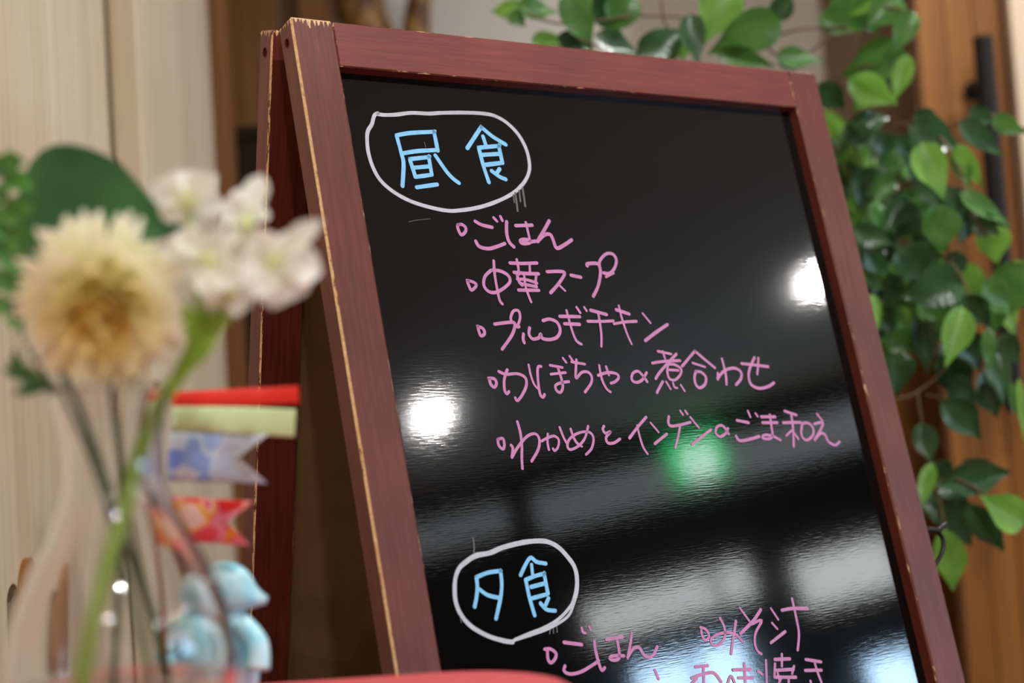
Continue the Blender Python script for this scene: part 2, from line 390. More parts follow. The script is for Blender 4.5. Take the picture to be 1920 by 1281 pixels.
# pictogram: white doorway with a green running figure
wbox('doorway_offscreen', .715, .85, 2.335, 2.475, .104, .106, EXW, ex)
def wquad(pts, name):
    pts = [(u, z-.022) for u, z in pts]
    v = [wallpt(u, z, .107) for u, z in pts] + [wallpt(u, z, .109) for u, z in pts]; n = len(pts)
    f = [tuple(range(n)), tuple(range(2*n-1, n-1, -1))] + [(i, n+i, n+(i+1) % n, (i+1) % n) for i in range(n)]
    child(mesh_obj(name, v, f, GREEN), ex)
wquad([(.79+.011*math.cos(t*.785), 2.474+.011*math.sin(t*.785)) for t in range(8)], 'figure_head_offscreen')
wquad([(.775, 2.455), (.80, 2.46), (.79, 2.42), (.768, 2.42)], 'figure_body_offscreen')
wquad([(.768, 2.425), (.785, 2.42), (.80, 2.40), (.795, 2.375), (.785, 2.378), (.787, 2.398)], 'figure_leg_offscreen')
wquad([(.77, 2.425), (.78, 2.415), (.758, 2.39), (.735, 2.392), (.737, 2.40), (.755, 2.402)], 'figure_leg_offscreen')
wquad([(.797, 2.458), (.80, 2.448), (.82, 2.435), (.823, 2.442)], 'figure_arm_offscreen')
wquad([(.778, 2.455), (.777, 2.446), (.755, 2.448), (.748, 2.432), (.742, 2.435), (.75, 2.457)], 'figure_arm_offscreen')

# ceiling downlights
for i, (lx, ly) in enumerate(LAMPS):
    e = empty('ceiling_light_offscreen', (lx, ly, CEIL)); near = lx > 3
    tag(e, 'round ceiling downlight in the row beside the dark window wall' if near else 'round ceiling downlight in the row above the menu board', 'ceiling light', 'downlights beside the window wall' if near else 'downlights above the menu board')
    r_ = LAMP_D
    rv, rf = lathe([(r_*.54, -.0008), (r_*.54, -.012), (r_*.66, -.012), (r_*.7, -.006), (r_*.7, .002)], 32)
    mesh_obj('trim_ring', rv, rf, M['white_plastic'], e, smooth=True)
    ld = bpy.data.lights.new('ceiling_lamp_offscreen', 'AREA'); ld.shape = 'DISK'; ld.size = LAMP_D; ld.energy = LAMP_W; ld.color = LAMP_COLOR
    lo = bpy.data.objects.new('ceiling_lamp_offscreen', ld); link(lo, e); lo.location = (0, 0, -.006)

# ------------------------------------------------------------------ menu board (A-frame)
YAW, BT, S, T, H, BT2, GAP, DZ2, WB = .59563, .21144, .0391, .0237, .0412, .2128, .0117, .0027, .60
BO = Vector((-.16431, 1.24889, .35717+CAMH))
BD = Vector((math.cos(YAW), math.sin(YAW), 0)); BN = Vector((-math.sin(YAW), math.cos(YAW), 0)); ZU = Vector((0, 0, 1))
DN1 = -math.cos(BT)*ZU - math.sin(BT)*BN; BK1 = math.cos(BT)*BN - math.sin(BT)*ZU
DN2 = -math.cos(BT2)*ZU + math.sin(BT2)*BN; BK2 = math.cos(BT2)*BN + math.sin(BT2)*ZU
BO2 = BO + BK1*T + BN*GAP + ZU*DZ2
LEN1 = BO.z/math.cos(BT); LEN2 = BO2.z/math.cos(BT2) - .002
def frame_matrix(O, dn, bk):           # local x right along the board, y into the board, z up along the board
    mt = Matrix.Identity(4)
    for i in range(3): mt[i][0] = BD[i]; mt[i][1] = bk[i]; mt[i][2] = -dn[i]; mt[i][3] = O[i]
    return mt
MF, MB_ = frame_matrix(BO, DN1, BK1), frame_matrix(BO2, DN2, BK2)
board = empty('menu_board', (0, 0, 0)); board.location = (.1, 1.4, 0)
tag(board, 'worn red-brown wooden A-frame menu board with handwritten Japanese menu on glossy black', 'menu board')
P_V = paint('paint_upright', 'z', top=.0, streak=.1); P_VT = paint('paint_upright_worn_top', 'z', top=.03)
P_H = paint('paint_rail', 'x', c1=srgb(100, 38, 33), c2=srgb(122, 52, 45))
E_HEAVY = paint('paint_edge_bare', 'z', edge=.38, top=.03); E_BACK = paint('paint_edge_patchy', 'z', edge=.46); E_MID = paint('paint_edge_worn', 'z', edge=.53); E_LIGHT = paint('paint_edge_chipped', 'z', edge=.61); E_H = paint('paint_rail_edge', 'x', edge=.6)
def bar(name, lo, hi, mtx, origin, mats, wear, bev=.0016, label=None):
    """bevelled bar in frame space; wear(center)->slot for bevel faces"""
    og = Vector(origin); bm = bmesh.new(); bm_box(bm, Vector(lo)-og, Vector(hi)-og)
    bmesh.ops.bevel(bm, geom=list(bm.edges), offset=bev, segments=1, affect='EDGES')
    bm.normal_update()
    for fc in bm.faces:
        n = fc.normal
        if max(abs(n.x), abs(n.y), abs(n.z)) < .95: fc.material_index = wear(n)
    o = bm_obj(name, bm, mats)
    o.parent = board; o.matrix_local = Matrix.Translation(-board.location) @ mtx @ Matrix.Translation(og)
    if label: o['label'] = label
    return o
vm = [P_VT, E_HEAVY, E_MID, E_LIGHT]
left_front = bar('front_stile', (0, 0, -LEN1), (S, T, 0), MF, (0, 0, 0), vm, lambda n: 1 if (n.x < -.3 and n.y < -.3) or n.z > .3 else (2 if n.x < -.3 else 3), bev=.0018, label='left upright with edge worn to bare wood')
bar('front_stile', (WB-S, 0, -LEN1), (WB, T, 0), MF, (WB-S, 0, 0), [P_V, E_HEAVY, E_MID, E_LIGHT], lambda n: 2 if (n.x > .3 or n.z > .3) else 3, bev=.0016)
bar('front_top_rail', (S, .0008, -H), (WB-S, T, -.0004), MF, (S, 0, 0), [P_H, E_H], lambda n: 1, bev=.001)
bar('front_bottom_rail', (S, .0008, -LEN1+.14), (WB-S, T, -LEN1+.14+H), MF, (S, 0, -LEN1+.14), [P_H, E_H], lambda n: 1, bev=.001)
left_back = bar('back_stile', (0, 0, -LEN2), (S, T, 0), MB_, (0, 0, 0), [P_VT, E_BACK, E_MID, E_LIGHT], lambda n: 1 if (n.x < -.3 and n.y < -.3) else (2 if n.z > .3 else 3), bev=.0014)
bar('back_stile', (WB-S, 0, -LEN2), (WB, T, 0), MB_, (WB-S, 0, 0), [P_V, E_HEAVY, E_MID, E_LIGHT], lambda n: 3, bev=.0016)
bar('back_top_rail', (S, .0008, -H), (WB-S, T, -.0004), MB_, (S, 0, 0), [P_H, E_H], lambda n: 1, bev=.001)
bar('back_bottom_rail', (S, .0008, -LEN2+.14), (WB-S, T, -LEN2+.14+H), MB_, (S, 0, -LEN2+.14), [P_H, E_H], lambda n: 1, bev=.001)
# glossy black panel
mt, nt, b = new_mat('black_gloss')
b.inputs['Base Color'].default_value = (.0022, .0021, .0020, 1); b.inputs['Roughness'].default_value = .055; b.inputs['Specular IOR Level'].default_value = .5
tc = N(nt, 'ShaderNodeTexCoord')
n1 = N(nt, 'ShaderNodeTexNoise', i_Scale=330, i_Detail=2, i_Roughness=.5); nt.links.new(tc.outputs['Object'], n1.inputs['Vector'])
mpx = N(nt, 'ShaderNodeMapping'); mpx.inputs['Scale'].default_value = (70, 1, 800); nt.links.new(tc.outputs['Object'], mpx.inputs['Vector'])
n2 = N(nt, 'ShaderNodeTexNoise', i_Scale=1, i_Detail=1); nt.links.new(mpx.outputs[0], n2.inputs['Vector'])
hw_ = N(nt, 'ShaderNodeMath', operation='MULTIPLY'); hw_.inputs[1].default_value = .35; nt.links.new(n1.outputs['Fac'], hw_.inputs[0])
ad = N(nt, 'ShaderNodeMath', operation='ADD'); nt.links.new(hw_.outputs[0], ad.inputs[0]); nt.links.new(n2.outputs['Fac'], ad.inputs[1])
bp = N(nt, 'ShaderNodeBump', i_Strength=.07, i_Distance=.0002); nt.links.new(ad.outputs[0], bp.inputs['Height']); nt.links.new(bp.outputs[0], b.inputs['Normal'])
M['black_gloss'] = mt
REC = .0125
def plain_bar(name, lo, hi, mtx, mat, parent=board, label=None):
    bm = bmesh.new(); bm_box(bm, lo, hi); o = bm_obj(name, bm, mat); o.parent = parent
    o.matrix_local = Matrix.Translation(-board.location) @ mtx
    if label: o['label'] = label
    return o
panel = plain_bar('writing_panel', (S-.004, REC, -LEN1+.14+H-.004), (WB-S+.004, REC+.004, -H+.004), MF, M['black_gloss'], label='glossy black marker panel with handwritten menu')
M['hardboard'] = plain('hardboard', srgb(118, 86, 54), .7, bump=.2, bscale=300, vary=.08, vscale=30)
plain_bar('front_panel_backing', (S-.004, REC+.0045, -LEN1+.14+H-.004), (WB-S+.004, REC+.0075, -H+.004), MF, M['hardboard'])
plain_bar('back_panel', (S-.004, .009, -LEN2+.14+H-.004), (WB-S+.004, .013, -H+.004), MB_, M['hardboard'], label='brown hardboard inside of the back panel')
# screw holes bored into the outer sides of the left uprights
def side_hole(stile, mtx, y, z):
    n, r, dp = 20, .0036, .020
    ring = lambda x, q: [(x, y+q*math.cos(2*math.pi*k/n), z+q*1.12*math.sin(2*math.pi*k/n)) for k in range(n)]
    cv = ring(-.004, r) + ring(dp, r)
    cf = [(k, (k+1) % n, n+(k+1) % n, n+k) for k in range(n)] + [tuple(range(n-1, -1, -1)), tuple(range(n, 2*n))]
    cut = mesh_obj('bore', cv, cf, []); bm = bmesh.new(); bm.from_mesh(cut.data); bmesh.ops.recalc_face_normals(bm, faces=list(bm.faces)); bm.to_mesh(cut.data); bm.free()
    tmp = bpy.data.objects.new('upright', stile.data); link(tmp)
    md = tmp.modifiers.new('bore', 'BOOLEAN'); md.operation = 'DIFFERENCE'; md.object = cut; md.solver = 'EXACT'
    bpy.context.view_layer.update()
    me = bpy.data.meshes.new_from_object(tmp.evaluated_get(bpy.context.evaluated_depsgraph_get()))
    bpy.data.objects.remove(tmp); bpy.data.objects.remove(cut)
    stile.data = me
    # slightly raised lip and lining of the hole
    v = ring(0, .0044) + ring(-.0004, .0041) + ring(-.0002, .0035) + ring(dp-.001, .0034)
    f = [(l*n+k, l*n+(k+1) % n, (l+1)*n+(k+1) % n, (l+1)*n+k) for l in range(3) for k in range(n)]
    f.append(tuple(3*n+k for k in range(n)))
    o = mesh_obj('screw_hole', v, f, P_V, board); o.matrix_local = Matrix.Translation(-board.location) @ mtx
side_hole(left_front, MF, T*.52, -.0185); side_hole(left_back, MB_, T*.52, -.0185)
# hinges joining the two frames at the top
for hx_ in (.09, WB-.09):
    o = plain_bar('hinge', (hx_-.02, T-.001, -.035), (hx_+.02, T+.003, -.004), MF, M['iron'])
    o2 = plain_bar('hinge', (hx_-.02, -.003, -.035), (hx_+.02, .001, -.004), MB_, M['iron'])
# black stay hook on the outer side of the right upright
hk = on_plane(1752, 992, BO + BD*WB, Vector(BN*0 + BK1))      # on the front plane near the right edge
loc = MF.inverted() @ hk
hz = loc.z
pts = [(WB-.002, .010, hz), (WB+.012, .010, hz+.001), (WB+.024, .010, hz-.001), (WB+.031, .010, hz+.002), (WB+.038, .010, hz+.004)]
v, f = tube(smooth_path(pts, 4), [.0032]*17, 8)
o = mesh_obj('stay_hook', v, f, M['iron'], board, smooth=True); o.matrix_local = Matrix.Translation(-board.location) @ MF; o['label'] = 'small black iron stay hook'
pts = [(WB+.022, .010, hz), (WB+.028, .010, hz-.008), (WB+.026, .010, hz-.018), (WB+.016, .010, hz-.028), (WB-.001, .010, hz-.040)]
v, f = tube(smooth_path(pts, 4), [.0024]*17, 8)
o = mesh_obj('stay_hook', v, f, M['iron'], board, smooth=True); o.matrix_local = Matrix.Translation(-board.location) @ MF

# ------------------------------------------------------------------ handwriting on the panel
PANEL_P = BO + BK1*REC
def marker(name, c, rough=.45):
    mt, nt, b = new_mat(name); tc = N(nt, 'ShaderNodeTexCoord')
    nz = N(nt, 'ShaderNodeTexNoise', i_Scale=160, i_Detail=3); nt.links.new(tc.outputs['Object'], nz.inputs['Vector'])
    a = tuple(x*.86 for x in c[:3])+(1,)
    nt.links.new(ramp(nt, nz.outputs['Fac'], [(.35, a), (.65, c)]), b.inputs['Base Color'])
    b.inputs['Roughness'].default_value = rough; return mt
PINK = marker('pink_marker', srgb(196, 124, 176)); BLUE = marker('blue_marker', srgb(126, 198, 246)); WHITE = marker('white_marker', srgb(190, 193, 205))
SMEAR = marker('marker_smear', srgb(92, 90, 90)); 
def stroke_mesh(strokes, w):
    """strokes are pixel polylines; ribbons with round ends are built on the panel plane, 0.4 mm thick"""
    verts, faces = [], []
    inv = MF.inverted()
    for si, st in enumerate(strokes):
        ww = w
        if isinstance(st, tuple) and len(st) == 2 and isinstance(st[1], (int, float)) and isinstance(st[0], list): st, ww = st
        loc = [inv @ on_plane(x, y, PANEL_P, BK1) for x, y in st]
        pts = smooth_path([Vector((p.x, 0, p.z)) for p in loc], 5 if len(loc) > 2 else 4)
        d = (on_plane(*st[0], PANEL_P, BK1)-CAM).length
        hw = ww*.5*d/FPX*1.06
        lift = REC-.0003-.00004*(si % 7)
        n = len(pts); left, right = [], []
        for i in range(n):
            t = pts[min(i+1, n-1)] - pts[max(i-1, 0)]
            if t.length < 1e-9: t = Vector((1, 0, 0))
            t.normalize(); nn = Vector((-t.z, 0, t.x))
            k = 1 + .10*noise.noise(Vector((pts[i].x*90, pts[i].z*90, si*3.1)))
            left.append(pts[i]+nn*hw*k); right.append(pts[i]-nn*hw*k)
        t0 = (pts[0]-pts[1]).normalized(); t1 = (pts[-1]-pts[-2]).normalized()
        def capf(c, t):
            a0 = math.atan2(t.z, t.x); return [c+Vector((hw*math.cos(a0+math.pi*(k/6-.5)), 0, hw*math.sin(a0+math.pi*(k/6-.5)))) for k in range(1, 6)]
        base = len(verts)
        for l_, r_ in zip(left, right): verts += [(l_.x, lift, l_.z), (r_.x, lift, r_.z)]
        for i in range(n-1): faces.append((base+2*i, base+2*i+1, base+2*i+3, base+2*i+2))
        b0 = len(verts); verts += [(p.x, lift, p.z) for p in capf(pts[0], t0)]
        faces.append((base, *range(b0, b0+5), base+1))
        b1 = len(verts); verts += [(p.x, lift, p.z) for p in capf(pts[-1], t1)]
        faces.append((base+2*n-1, *range(b1, b1+5), base+2*n-2))
    return verts, faces
def crop(x0, y0, s, strokes):
    out = []
    for st in strokes:
        ww = None
        if isinstance(st, tuple): st, ww = st
        p = [(x0+a/s, y0+b_/s) for a, b_ in st]
        out.append((p, ww) if ww else p)
    return out
def writing(name, label, strokes, w, mat):
    v, f = stroke_mesh(strokes, w); o = mesh_obj(name, v, f, mat)
    o.parent = panel; o.matrix_local = Matrix.Identity(4); o['label'] = label
    return o
A = lambda s: crop(680, 190, 4.4175, s)
Bc = lambda s: crop(840, 400, 4.3636, s)
Cc = lambda s: crop(900, 620, 4.7444, s)
Dc = lambda s: crop(1220, 620, 4.7447, s)
Ec = lambda s: crop(820, 980, 4.2568, s)
Fc = lambda s: crop(1180, 1080, 4.3636, s)
writing('ring', 'hand-drawn white ring around the lunch heading', A([[(125,108),(180,114),(270,112),(400,97),(550,103),(650,97),(850,95),(1000,103),(1100,125),(1200,185),(1290,280),(1350,390),(1378,500),(1375,590),(1330,680),(1240,765),(1100,835),(950,882),(800,905),(700,907),(560,880),(400,830),(260,755),(150,660),(85,550),(45,420),(35,300),(45,240),(75,190),(95,120),(125,100)]]), 7.2, WHITE)
writing('heading', 'pale blue handwritten lunch heading', A([
    [(278,283),(278.5,282.8),(400,263),(588,254),(590,256),(605,330),(620,410)], [(335,432),(450,414),(612,405)], [(280,288),(318,430),(337,520),(328,703)], [(600,450),(690,580),(745,640),(795,678)],
    [(388,482),(390,481),(543,464),(545,466),(570,608)], [(390,490),(435,628)], [(422,552),(550,541)], [(434,628),(568,610)], [(447,714),(615,690)],
    [(865,390),(978,217),(980,215),(983,217),(1070,290),(1183,360)], [(995,293),(1018,365)], [(958,387),(960,386),(1122,372),(1125,374),(1155,512)], [(960,392),(1000,545),(1043,672)], [(985,446),(1132,437)], [(1010,528),(1152,511)],
    [(1067,578),(1130,625),(1183,647)], [(1132,562),(1103,605)]]), 7.8, BLUE)
writing('menu_line', 'pink handwritten menu line, rice', A([
    ([(785,1025),(820,1022),(850,1045),(850,1080),(818,1108),(797,1080),(784,1035),(800,1022)],6), [(930,995),(985,1025),(1070,1045)], [(935,1160),(965,1205),(1040,1222),(1110,1205),(1175,1180)], ([(1082,965),(1110,995)],5.5), ([(1138,955),(1155,990)],5.5),
    [(1190,1000),(1190,1090),(1210,1165),(1250,1208)], [(1265,1032),(1400,1028)], ([(1350,1005),(1372,1100),(1385,1160)],5.5), [(1385,1155),(1340,1145),(1305,1155),(1320,1178),(1370,1176),(1390,1165),(1430,1160)], [(1345,1160),(1330,1165)],
    [(1543,992),(1500,1070),(1447,1160)], [(1447,1163),(1500,1110),(1550,1105),(1575,1150),(1605,1218),(1670,1190),(1728,1150)]]), 6.8, PINK)
writing('menu_line', 'pink handwritten menu line, Chinese soup', Bc([
    ([(155,550),(195,560),(228,580),(222,605),(190,630),(172,600),(158,560),(170,552)],6), [(350,468),(300,520),(292,590),(330,640),(390,648),(460,610),(505,560),(490,510),(430,475),(365,466)], ([(372,390),(380,500),(400,620),(420,710),(443,743)],5.5),
    [(505,408),(610,412),(725,408)], ([(560,380),(572,440),(578,500)],5.5), ([(665,420),(668,485)],5), [(537,485),(640,495),(738,497)], ([(562,500),(580,560),(605,590)],6), ([(565,540),(640,545),(725,572)],6), ([(590,575),(660,590),(722,602)],6),
    ([(722,495),(715,560),(722,605)],5), [(575,630),(740,632)], ([(620,510),(632,600),(655,670),(678,728)],5), [(808,480),(925,478),(950,500),(900,580),(837,652)], ([(910,590),(957,635)],4), [(1005,508),(1085,525)],
    [(1138,432),(1140,415),(1215,412),(1238,440),(1245,500),(1225,600),(1187,680)], ([(1238,440),(1240,390),(1290,335),(1345,335),(1375,385),(1360,450),(1320,492),(1270,490)],6), ([(1290,522),(1352,490)],5)]), 6.4, PINK)
writing('menu_line', 'pink handwritten menu line, chicken dish', Bc([
    ([(240,925),(285,945),(298,985),(270,1005),(252,970),(243,930)],6), [(380,908),(520,893),(545,920),(520,1000),(442,1112)], ([(520,895),(512,850),(535,800),(575,800),(588,850),(572,910),(548,930)],5.5), ([(565,930),(577,928)],7), ([(615,990),(612,1030),(622,1060)],6.5),
    [(665,940),(660,990),(690,1030),(740,1020),(755,990),(770,1025),(830,1035),(890,1015),(915,960),(890,895),(830,868),(775,880)], [(912,845),(1075,848)], [(952,905),(1075,910)], ([(968,797),(990,880),(1020,980),(1050,1045),(1090,1073)],5), ([(1050,770),(1080,815)],5), ([(1112,770),(1132,800)],4.5),
    [(1165,795),(1295,830)], ([(1140,885),(1250,886),(1350,882)],5.5), ([(1225,815),(1240,900),(1252,1000),(1252,1090)],5), [(1375,790),(1480,825)], ([(1357,905),(1450,890),(1540,885)],5.5), ([(1395,757),(1415,840),(1460,980),(1500,1070)],4.5), ([(1590,820),(1655,900)],4), [(1612,1043),(1700,975),(1793,912)]]), 6.4, PINK)
writing('menu_line', 'pink handwritten menu line, simmered pumpkin', Cc([
    ([(75,425),(125,430),(145,470),(125,505),(95,480),(82,435)],6)] + [[(165,365),(230,390),(330,385),(400,420),(410,490),(375,570),(332,625),(312,600)], [(240,350),(215,430),(215,520),(235,563),(255,545)], ([(430,305),(450,400),(480,480),(515,520)],4.5), ([(540,320),(512,330),(512,430),(530,560),(555,595),(572,570)],5.5),
    ([(620,310),(730,330)],5), ([(627,390),(758,375)],5), ([(690,330),(720,420),(735,500),(715,550),(680,535),(670,490),(720,465),(788,455)],5.5), ([(735,245),(765,285)],4.5), ([(795,230),(830,280)],4.5),
    ([(812,280),(930,300)],5), ([(855,262),(850,340),(852,425),(900,375),(955,370),(990,410),(985,470),(932,548)],5.5), ([(1047,400),(1130,375),(1210,385),(1230,420),(1200,455),(1162,470)],5.5), ([(1057,312),(1080,430),(1120,515),(1158,548)],5), ([(1120,322),(1145,395)],5),
    ([(1480,375),(1440,440),(1390,462),(1350,440),(1355,385),(1400,362),(1440,395),(1485,455)],5.5)]) + Dc([
    ([(62,185),(180,210)],5), ([(105,185),(125,250)],4.5), ([(12,290),(120,275),(258,268)],5.5), ([(225,210),(160,280),(80,370),(42,428)],5.5), ([(150,300),(145,370),(165,430),(215,440),(262,390),(265,340),(210,305),(162,302)],5), ([(162,350),(245,355)],5),
    ([(105,455),(65,530),(55,553)],5.5), ([(135,455),(175,522)],4), ([(195,465),(210,505),(235,512)],4), ([(265,485),(300,540)],4), ([(277,318),(387,187),(390,185),(394,187),(480,260),(568,333)],5.5), ([(370,290),(480,325)],4.5), ([(400,362),(388,420),(400,480),(435,510),(480,480),(490,420),(450,372),(400,365)],5.5),
    ([(632,252),(655,340),(670,420),(672,480)],5), ([(595,380),(595,435)],5), ([(592,430),(650,360),(740,335),(800,370),(800,430),(757,483)],5.5), ([(805,295),(900,305),(1043,322)],5.5), ([(920,242),(885,320),(868,400),(890,480),(960,515),(1040,500),(1093,467)],5.5), ([(955,245),(950,330),(945,390)],4.5)]), 5.8, PINK)
writing('menu_line', 'pink handwritten menu line, seaweed and beans with sesame', Cc([
    ([(155,970),(200,960),(215,1010),(205,1055),(170,1030),(157,985),(165,965)],5.5), ([(330,812),(355,900),(370,1020),(370,1130),(375,1228)],5.5), ([(275,1022),(290,1050),(282,1128)],6), ([(282,1128),(340,1030),(420,940),(490,920),(525,970),(515,1060),(457,1163)],5.5),
    ([(545,985),(600,955),(660,940),(698,975),(690,1040),(662,1070),(647,1052)],5), ([(600,922),(598,1000),(610,1060)],5), ([(705,862),(735,940),(765,1000)],5), ([(805,877),(830,950),(860,1000),(903,1030)],5), ([(960,852),(930,960),(870,1030),(800,1060),(775,1020),(800,960),(880,910),(970,905),(1008,960),(990,1050),(942,1103)],5),
    ([(1100,852),(1090,880),(1115,915),(1160,900),(1120,950),(1135,1000),(1190,1000),(1243,965)],5.5), ([(1475,772),(1400,860),(1327,958)],5.5), ([(1395,847),(1420,950),(1450,1040),(1488,1098)],4.5), ([(1515,822),(1585,905)],4), ([(1552,1008),(1658,922)],5.5)]) + Dc([
    ([(160,767),(155,820),(180,850),(260,840),(350,817)],5.5), ([(260,842),(245,930),(217,1043)],4.5), ([(260,715),(285,750)],4), ([(305,715),(325,745)],4), ([(350,772),(425,865)],4), ([(367,1013),(533,882)],5), ([(685,872),(660,920),(610,945),(575,910),(585,860),(630,845),(665,880),(690,920)],5),
    ([(767,800),(868,820)],5.5), ([(757,940),(790,980),(870,970),(963,942)],5.5), ([(862,715),(885,770)],4), ([(930,737),(950,765)],4), ([(982,768),(1103,768)],5.5), ([(992,820),(1123,820)],5.5), ([(1058,752),(1070,850),(1080,940),(1040,965),(990,955),(1010,930),(1080,940),(1150,975)],5),
    ([(1190,717),(1295,752)],5), ([(1177,820),(1330,818)],5.5), ([(1248,742),(1262,850),(1268,950),(1270,1033)],5), ([(1250,890),(1205,935)],4.5), ([(1265,900),(1310,965)],4.5), ([(1345,830),(1335,900),(1350,955),(1390,975),(1440,930),(1440,870),(1400,825),(1350,826)],5),
    ([(1475,742),(1525,805)],4), ([(1455,832),(1530,820),(1500,900),(1457,973)],5), ([(1460,970),(1510,915),(1550,930),(1580,990),(1640,1020),(1678,990)],5)]), 5.6, PINK)
writing('ring', 'smudged hand-drawn white ring around the supper heading', Ec([
    ([(600,955),(530,945),(400,905),(270,830),(190,740),(150,650),(137,560),(142,450),(170,370),(210,328)],8), ([(210,328),(300,268),(420,242),(520,200),(680,160),(800,148),(880,155),(960,195),(1030,265),(1090,350),(1112,440),(1108,550),(1080,650)],9), ([(1090,640),(1055,730),(990,790),(880,850),(760,893),(600,945)],5), ([(1075,650),(1015,725),(935,795),(830,850),(720,893),(620,935)],6)]), 8, WHITE)
writing('heading', 'pale blue handwritten supper heading', Ec([
    [(308,440),(310,438),(400,402),(498,387),(502,389),(512,480),(505,590),(467,768)], [(312,450),(318,520),(310,600),(296,673)], [(337,536),(400,580),(495,603)], [(662,420),(735,285),(790,315),(863,328)], ([(750,337),(757,410)],6.5), [(702,460),(780,427),(847,411),(850,413),(880,568)], [(705,468),(730,590),(774,742)], [(747,515),(850,488)], [(757,605),(878,572)], [(822,646),(870,695),(938,705)], [(885,606),(862,660)]]), 7.4, BLUE)
writing('menu_line', 'pink handwritten supper line, rice', Ec([
    ([(855,1012),(900,1010),(945,1045),(937,1090),(905,1120),(882,1090),(877,1030)],6), ([(1010,957),(1150,975)],6.5), ([(1017,1145),(1010,1185),(1060,1210),(1150,1190),(1250,1130),(1285,1102)],6), ([(1150,842),(1160,875),(1180,882)],5), ([(1210,832),(1222,860)],5), ([(1250,947),(1260,1020),(1285,1120),(1310,1180),(1333,1160)],6),
    ([(1347,935),(1475,914)],6), ([(1430,920),(1445,1000),(1450,1080),(1410,1100),(1375,1085),(1400,1065),(1488,1065)],6), ([(1550,882),(1540,960),(1517,1078)],5), ([(1517,1078),(1560,1010),(1610,1000),(1640,1050),(1680,1075),(1720,1060),(1753,992)],6)]), 6, PINK)
writing('menu_line', 'pink handwritten supper line, miso soup', Fc([
    ([(580,422),(625,440),(650,490),(630,525),(600,505),(587,450)],5), ([(740,347),(775,420),(780,500),(740,560),(690,570),(665,530),(700,490),(780,465),(860,475),(928,540)],5), ([(870,372),(850,500),(832,638)],5.5), ([(900,262),(980,370)],4), ([(1073,277),(1010,370),(907,473)],6), ([(1000,395),(1080,365),(1030,470),(1025,560),(1050,620),(1078,640)],5),
    ([(1155,267),(1215,358)],4), ([(1165,385),(1210,435)],4), ([(1157,548),(1273,457)],5.5), ([(1247,282),(1330,268),(1453,268)],6), ([(1328,187),(1360,330),(1385,470),(1375,608)],5)]), 5.5, PINK)
writing('menu_line', 'pink handwritten supper line, grilled dish', Fc([
    ([(540,745),(640,735)],6), ([(510,837),(600,805),(690,795),(750,868)],6), ([(605,740),(610,900)],5.5), ([(550,842),(500,890)],5), ([(560,905),(680,905),(680,990),(560,990),(560,905)],5), ([(800,900),(830,820),(870,900)],5), ([(850,770),(990,765)],6), ([(892,835),(1010,835)],6), ([(940,717),(952,960)],5.5), ([(1050,780),(1085,805)],5),
    ([(1115,692),(1125,960)],5), ([(1187,685),(1310,680)],6), ([(1245,642),(1245,740)],5), ([(1187,775),(1340,765)],6), ([(1210,790),(1225,850)],5), ([(1190,720),(1185,830)],5), ([(1345,740),(1330,800)],5), ([(1190,830),(1360,830)],6), ([(1240,835),(1200,930)],5), ([(1300,835),(1310,930),(1370,920)],5), ([(1440,685),(1565,705)],5.5), ([(1437,775),(1570,772)],5.5), ([(1510,692),(1535,780),(1570,872)],5), ([(1480,862),(1500,930),(1560,950)],5)]), 5.6, PINK)
writing('menu_mark', 'pink handwritten sound mark at the start of a line', Ec([([(1735,1177),(1765,1250)],5)]), 5, PINK)
for st_ in A([([(1322,715),(1335,800),(1345,870)],4.2), ([(1262,760),(1275,850),(1282,910)],4.0), ([(1295,740),(1305,830)],3.4), ([(1245,775),(1255,840)],2.6), ([(380,1000),(450,985),(560,975)],1.0), ([(510,340),(520,380)],1.2)]) + Ec([([(285,130),(292,200),(290,240)],3), ([(180,740),(190,800)],1.6), ([(900,840),(895,890)],2), ([(925,830),(925,885)],2), ([(950,815),(955,875)],2), ([(800,860),(740,915)],2)]):
    writing('marker_smear', 'thin grey smear of wiped marker', [st_], 2, SMEAR)

# ------------------------------------------------------------------ table with red cloth
TZ = .70
tb = empty('table', (-.35, .75, 0)); tag(tb, 'table with rounded corners under a coral red cloth', 'table')
def rrect(x0_, x1_, y0_, y1_, r, n=10):
    out = []
    for cx, cy, a0 in ((x1_-r, y1_-r, 0), (x0_+r, y1_-r, 90), (x0_+r, y0_+r, 180), (x1_-r, y0_+r, 270)):
        for k in range(n+1): a = math.radians(a0+90*k/n); out.append((cx+r*math.cos(a), cy+r*math.sin(a)))
    return out
def slab(name, pts, zs, mat, parent=None, smooth=False):
    """stack of outlines [(z, inset)]"""
    n = len(pts); cx = sum(p[0] for p in pts)/n; cy = sum(p[1] for p in pts)/n
    v, f = [], []
    for z, ins in zs:
        for (x, y) in pts:
            d = Vector((x-cx, y-cy)); l = d.length; k = (l-ins)/l; v.append((cx+d.x*k, cy+d.y*k, z))
    for l in range(len(zs)-1):
        for k in range(n): k2 = (k+1) % n; f.append((l*n+k, l*n+k2, (l+1)*n+k2, (l+1)*n+k))
    f.append(tuple(range(n-1, -1, -1))); f.append(tuple((len(zs)-1)*n+k for k in range(n)))
    return mesh_obj(name, v, f, mat, parent, smooth=smooth)
TX0, TX1, TY0, TY1 = LX+.035, at(1052, 1270, 1.0).x+.008, .42, 1.035
RED = plain('red_cloth', srgb(190, 76, 82), .85, bump=.3, bscale=900, vary=.05, vscale=60)
child(slab('top', rrect(TX0+.006, TX1-.006, TY0+.006, TY1-.006, .085), [(TZ-.03, .0), (TZ-.004, 0)], M['jamb_wood']), tb)
